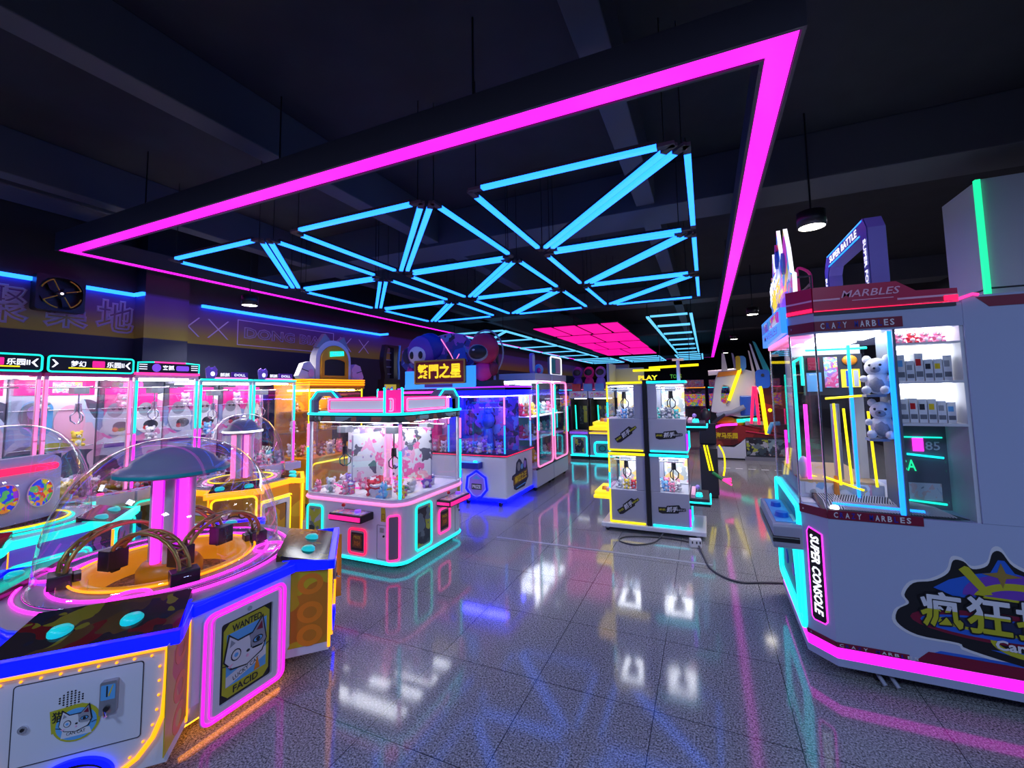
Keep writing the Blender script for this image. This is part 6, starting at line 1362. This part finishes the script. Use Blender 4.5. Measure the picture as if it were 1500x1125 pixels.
# red ride with propeller boards at the back right
def ride():
    o = thing('kiddie_ride', 'red boat-shaped ride with yellow light bars at the back right', 'ride', (.85, 13.3, 0))
    q = MB('art_redbrown'); F = frame((0, -.3, 0), (1, 0, 0), (0, 0, 1))
    q = MB('maroon', F); q.prism([(-.85, .42), (-.80, .75), (-.55, .93), (-.1, .95), (.5, .82), (1.2, .72), (1.2, .62), (.1, .62), (-.05, .48), (-.2, .40), (-.6, .36)], -.9, .0, 'art_redbrown', 'crimson'); bd = q.build('boat_body', o, .02)
    q = MB('olive', F); q.text('\u6d77\u9a6c\u4e50\u56ed', -.38, .66, .55, .16, .0, .02, 'yellow', bold=.04); q.prism([(-.7, .55), (-.1, .55), (-.15, .60), (-.65, .60)], 0, .01, 'brown'); q.build('boat_lettering', bd)
    q = MB('n_rose', F); q.tube([(-.82, .72, .01), (-.70, .86, .01), (-.5, .94, .01), (-.1, .97, .01)], .03, m='n_magenta_s'); q.tube([(.1, .78, .01), (1.0, .66, .01)], .02, m='crimson'); q.build('boat_trim_light', bd)
    q = MB('white', F); q.prism([(-.86, .04), (-.86, .36), (-.2, .34), (-.05, .46), (.1, .6), (.1, .04)], -.9, -.01, 'white'); q.box((-.86, 0, -.8), (.1, .05, -.1), 'black'); q.box((.08, .10, -.7), (1.2, .62, -.005), 'dark'); q.box((.10, .14, -.004), (.62, .58, .0), 'art_dark'); q.box((.62, .14, -.004), (1.18, .58, .0), 'art_comic'); q.box((.05, .0, -.75), (1.22, .10, .02), 'steel'); q.build('plinth', o)
    q = MB('amber', F); q.ball((-.35, 1.02, -.3), (.28, .14, .2), 'amber'); q.ball((-.05, 1.0, -.25), (.18, .12, .15), 'yellow'); q.tube([(-.1, 1.05, -.1), (.4, 1.1, -.1)], .05, m='n_teal'); q.build('seat_pads', o)
    q = MB('white_soft', F); q.ring([(-.75, 1.3), (-.6, 2.2), (-.5, 2.45), (.1, 2.5), (.42, 2.4), (.42, 1.2), (.0, 1.15)], [(-.48, 1.6), (-.45, 1.9), (-.4, 2.05), (-.25, 2.0), (-.22, 1.8), (-.25, 1.6), (-.35, 1.5)], -.6, -.1); q.prism([(-.55, 2.28), (.1, 2.36), (.1, 2.46), (-.5, 2.42)], -.1, -.06, 'orange'); q.box((.0, 1.2, -.1), (.4, 1.75, -.02), 'blue'); q.build('canopy_body', o, .03)
    q = MB('steel_soft', F); q.tube([(-.6, 1.2, 0), (-.2, 1.3, .05), (.1, 1.45, .05)], .07); q.tube([(-.7, 1.0, .05), (-.4, 1.25, .05)], .05, m='dark'); q.ball((-.9, 1.2, -.2), (.15, .2, .15), 'dark'); q.build('front_arm', o)
    for p, r_, m_ in ((((-.28, 1.62, .02), (.05, 2.5, .02)), .045, 'n_yellow'), (((.50, 2.0, .1), (.60, .72, .1)), .05, 'n_yellow'), (((.34, 2.0, .1), (.24, 1.0, .1)), .035, 'n_red'), (((.38, 2.0, .14), (.42, .98, .14)), .035, 'n_red'), (((.42, 2.0, .1), (.54, 1.6, .1)), .02, 'lit_cream')):
        q = MB(m_, F); q.tube(list(p), r_); q.build('light_bar', o)
    q = MB('skyblue', F); q.prism(rr(-.02, 2.45, .2, 2.85, .1), -.06, .04, 'skyblue'); q.prism(rr(-.06, 2.45, .06, 2.85, .05), .04, .06, 'yellow'); q.build('rounded_fin', o, .01)
    for x0, z0, w_, h_, a, m_ in ((.38, 2.1, .08, .9, .12, 'cream'), (.52, 2.15, .10, 1.05, .2, 'white_soft'), (.66, 2.3, .16, .95, .28, 'teal'), (-.42, 2.45, .16, .5, -.05, 'cream'), (-.1, 2.5, .1, .45, .1, 'steel_soft')):
        q = MB(m_, F); q.prism([(x0-a*h_+x*cos(0), z0+y) for x, y in ((0, h_), (w_*.4, h_*.96), (w_+a*h_, 0), (a*h_, 0))], -.1, -.04); q.build('blade_board', o, .01)
    q = MB('blue', F); q.prism(rr(.40, 1.95, .74, 2.45, .1), .02, .12, 'blue'); q.cyl((.57, 2.3, .12), (.57, 2.3, .15), .04, m='dark'); q.build('blue_pod', o, .02)
    q = MB('art_redbrown', F); q.box((.52, .72, -.5), (1.3, 2.0, -.1), 'art_redbrown'); q.ball((.72, 1.35, -.08), (.05, .05, .02), 'n_yellow'); q.build('brown_panel', o)
    q = MB('skyblue', F); q.tube([(.62, .75, .1), (.72, 1.0, .15), (.9, 1.02, .15)], .06); q.build('blue_handle', o)
    q = MB('steel_soft', F); q.box((.1, .95, -.4), (.6, 1.05, -.05)); 
    for i in range(5): q.box((.24, 1.1+i*.1, -.2), (.5, 1.13+i*.1, -.1), 'midgrey')
    q.build('steps', o)
    q = MB('dark', F); q.box((.1, 1.05, -.6), (.95, 2.3, -.55)); q.build('back_board', o)
ride()
# slim rider machine with a pink claw foot beside the stack
o = thing('mini_ride_machine', 'dark machine with yellow neon edge and pink claw foot behind the stacked minis', 'arcade machine', (.12, 8.4, 0))
q = MB('dark'); q.box((-.28, 0, .06), (.02, .6, .9)); q.box((-.28, .5, .9), (.02, .6, 1.3)); q.box((-.26, .02, 0), (0, .58, .06), 'black'); q.build('cabinet', o, .02)
q = MB('n_yellow'); q.tube([(-.20, -.015, .95), (-.12, -.015, .50)], .018); q.tube([(-.15, -.015, .95), (-.07, -.015, .50)], .014); q.tube(smooth([(.05, -.015, .96), (.12, -.015, .8), (.13, -.015, .6), (.10, -.015, .42)]), .016); q.build('neon_edge', o)
q = MB('green'); q.tube([(-.08, -.02, .47), (.08, -.05, .36)], .03, m='green'); q.build('green_leg', o)
q = MB('hotpink')
for a in (-.5, 0, .4): q.tube([(.08, -.05, .36), (.22, -.08+.1*a, .34+.10*a)], .018, m='n_pink')
q.build('pink_claw_foot', o)
# the lit downlights, then unseen fill lamps added behind the camera and beyond the frame
for x, y, z in DOWN:
    l = bpy.data.lights.new('downlight beam', 'SPOT'); l.energy = 260; l.color = (1, .95, .86); l.spot_size = 2.2; l.spot_blend = .6; l.shadow_soft_size = .1
    o = bpy.data.objects.new('downlight beam', l); C.objects.link(o); o.location = (x, y, z-.01)
for x, y, p in ((-6.2, -1.6, 65), (-2.6, -2.2, 112), (1.4, -1.6, 115), (3.9, .4, 70)):
    area((x, y, 4.3), .6, p, (.46, .62, 1.0))
for x, y, p in ((3.6, 8.6, 60), (3.6, 14.0, 60)):
    area((x, y, 4.3), .45, p, (.8, .85, 1.0))
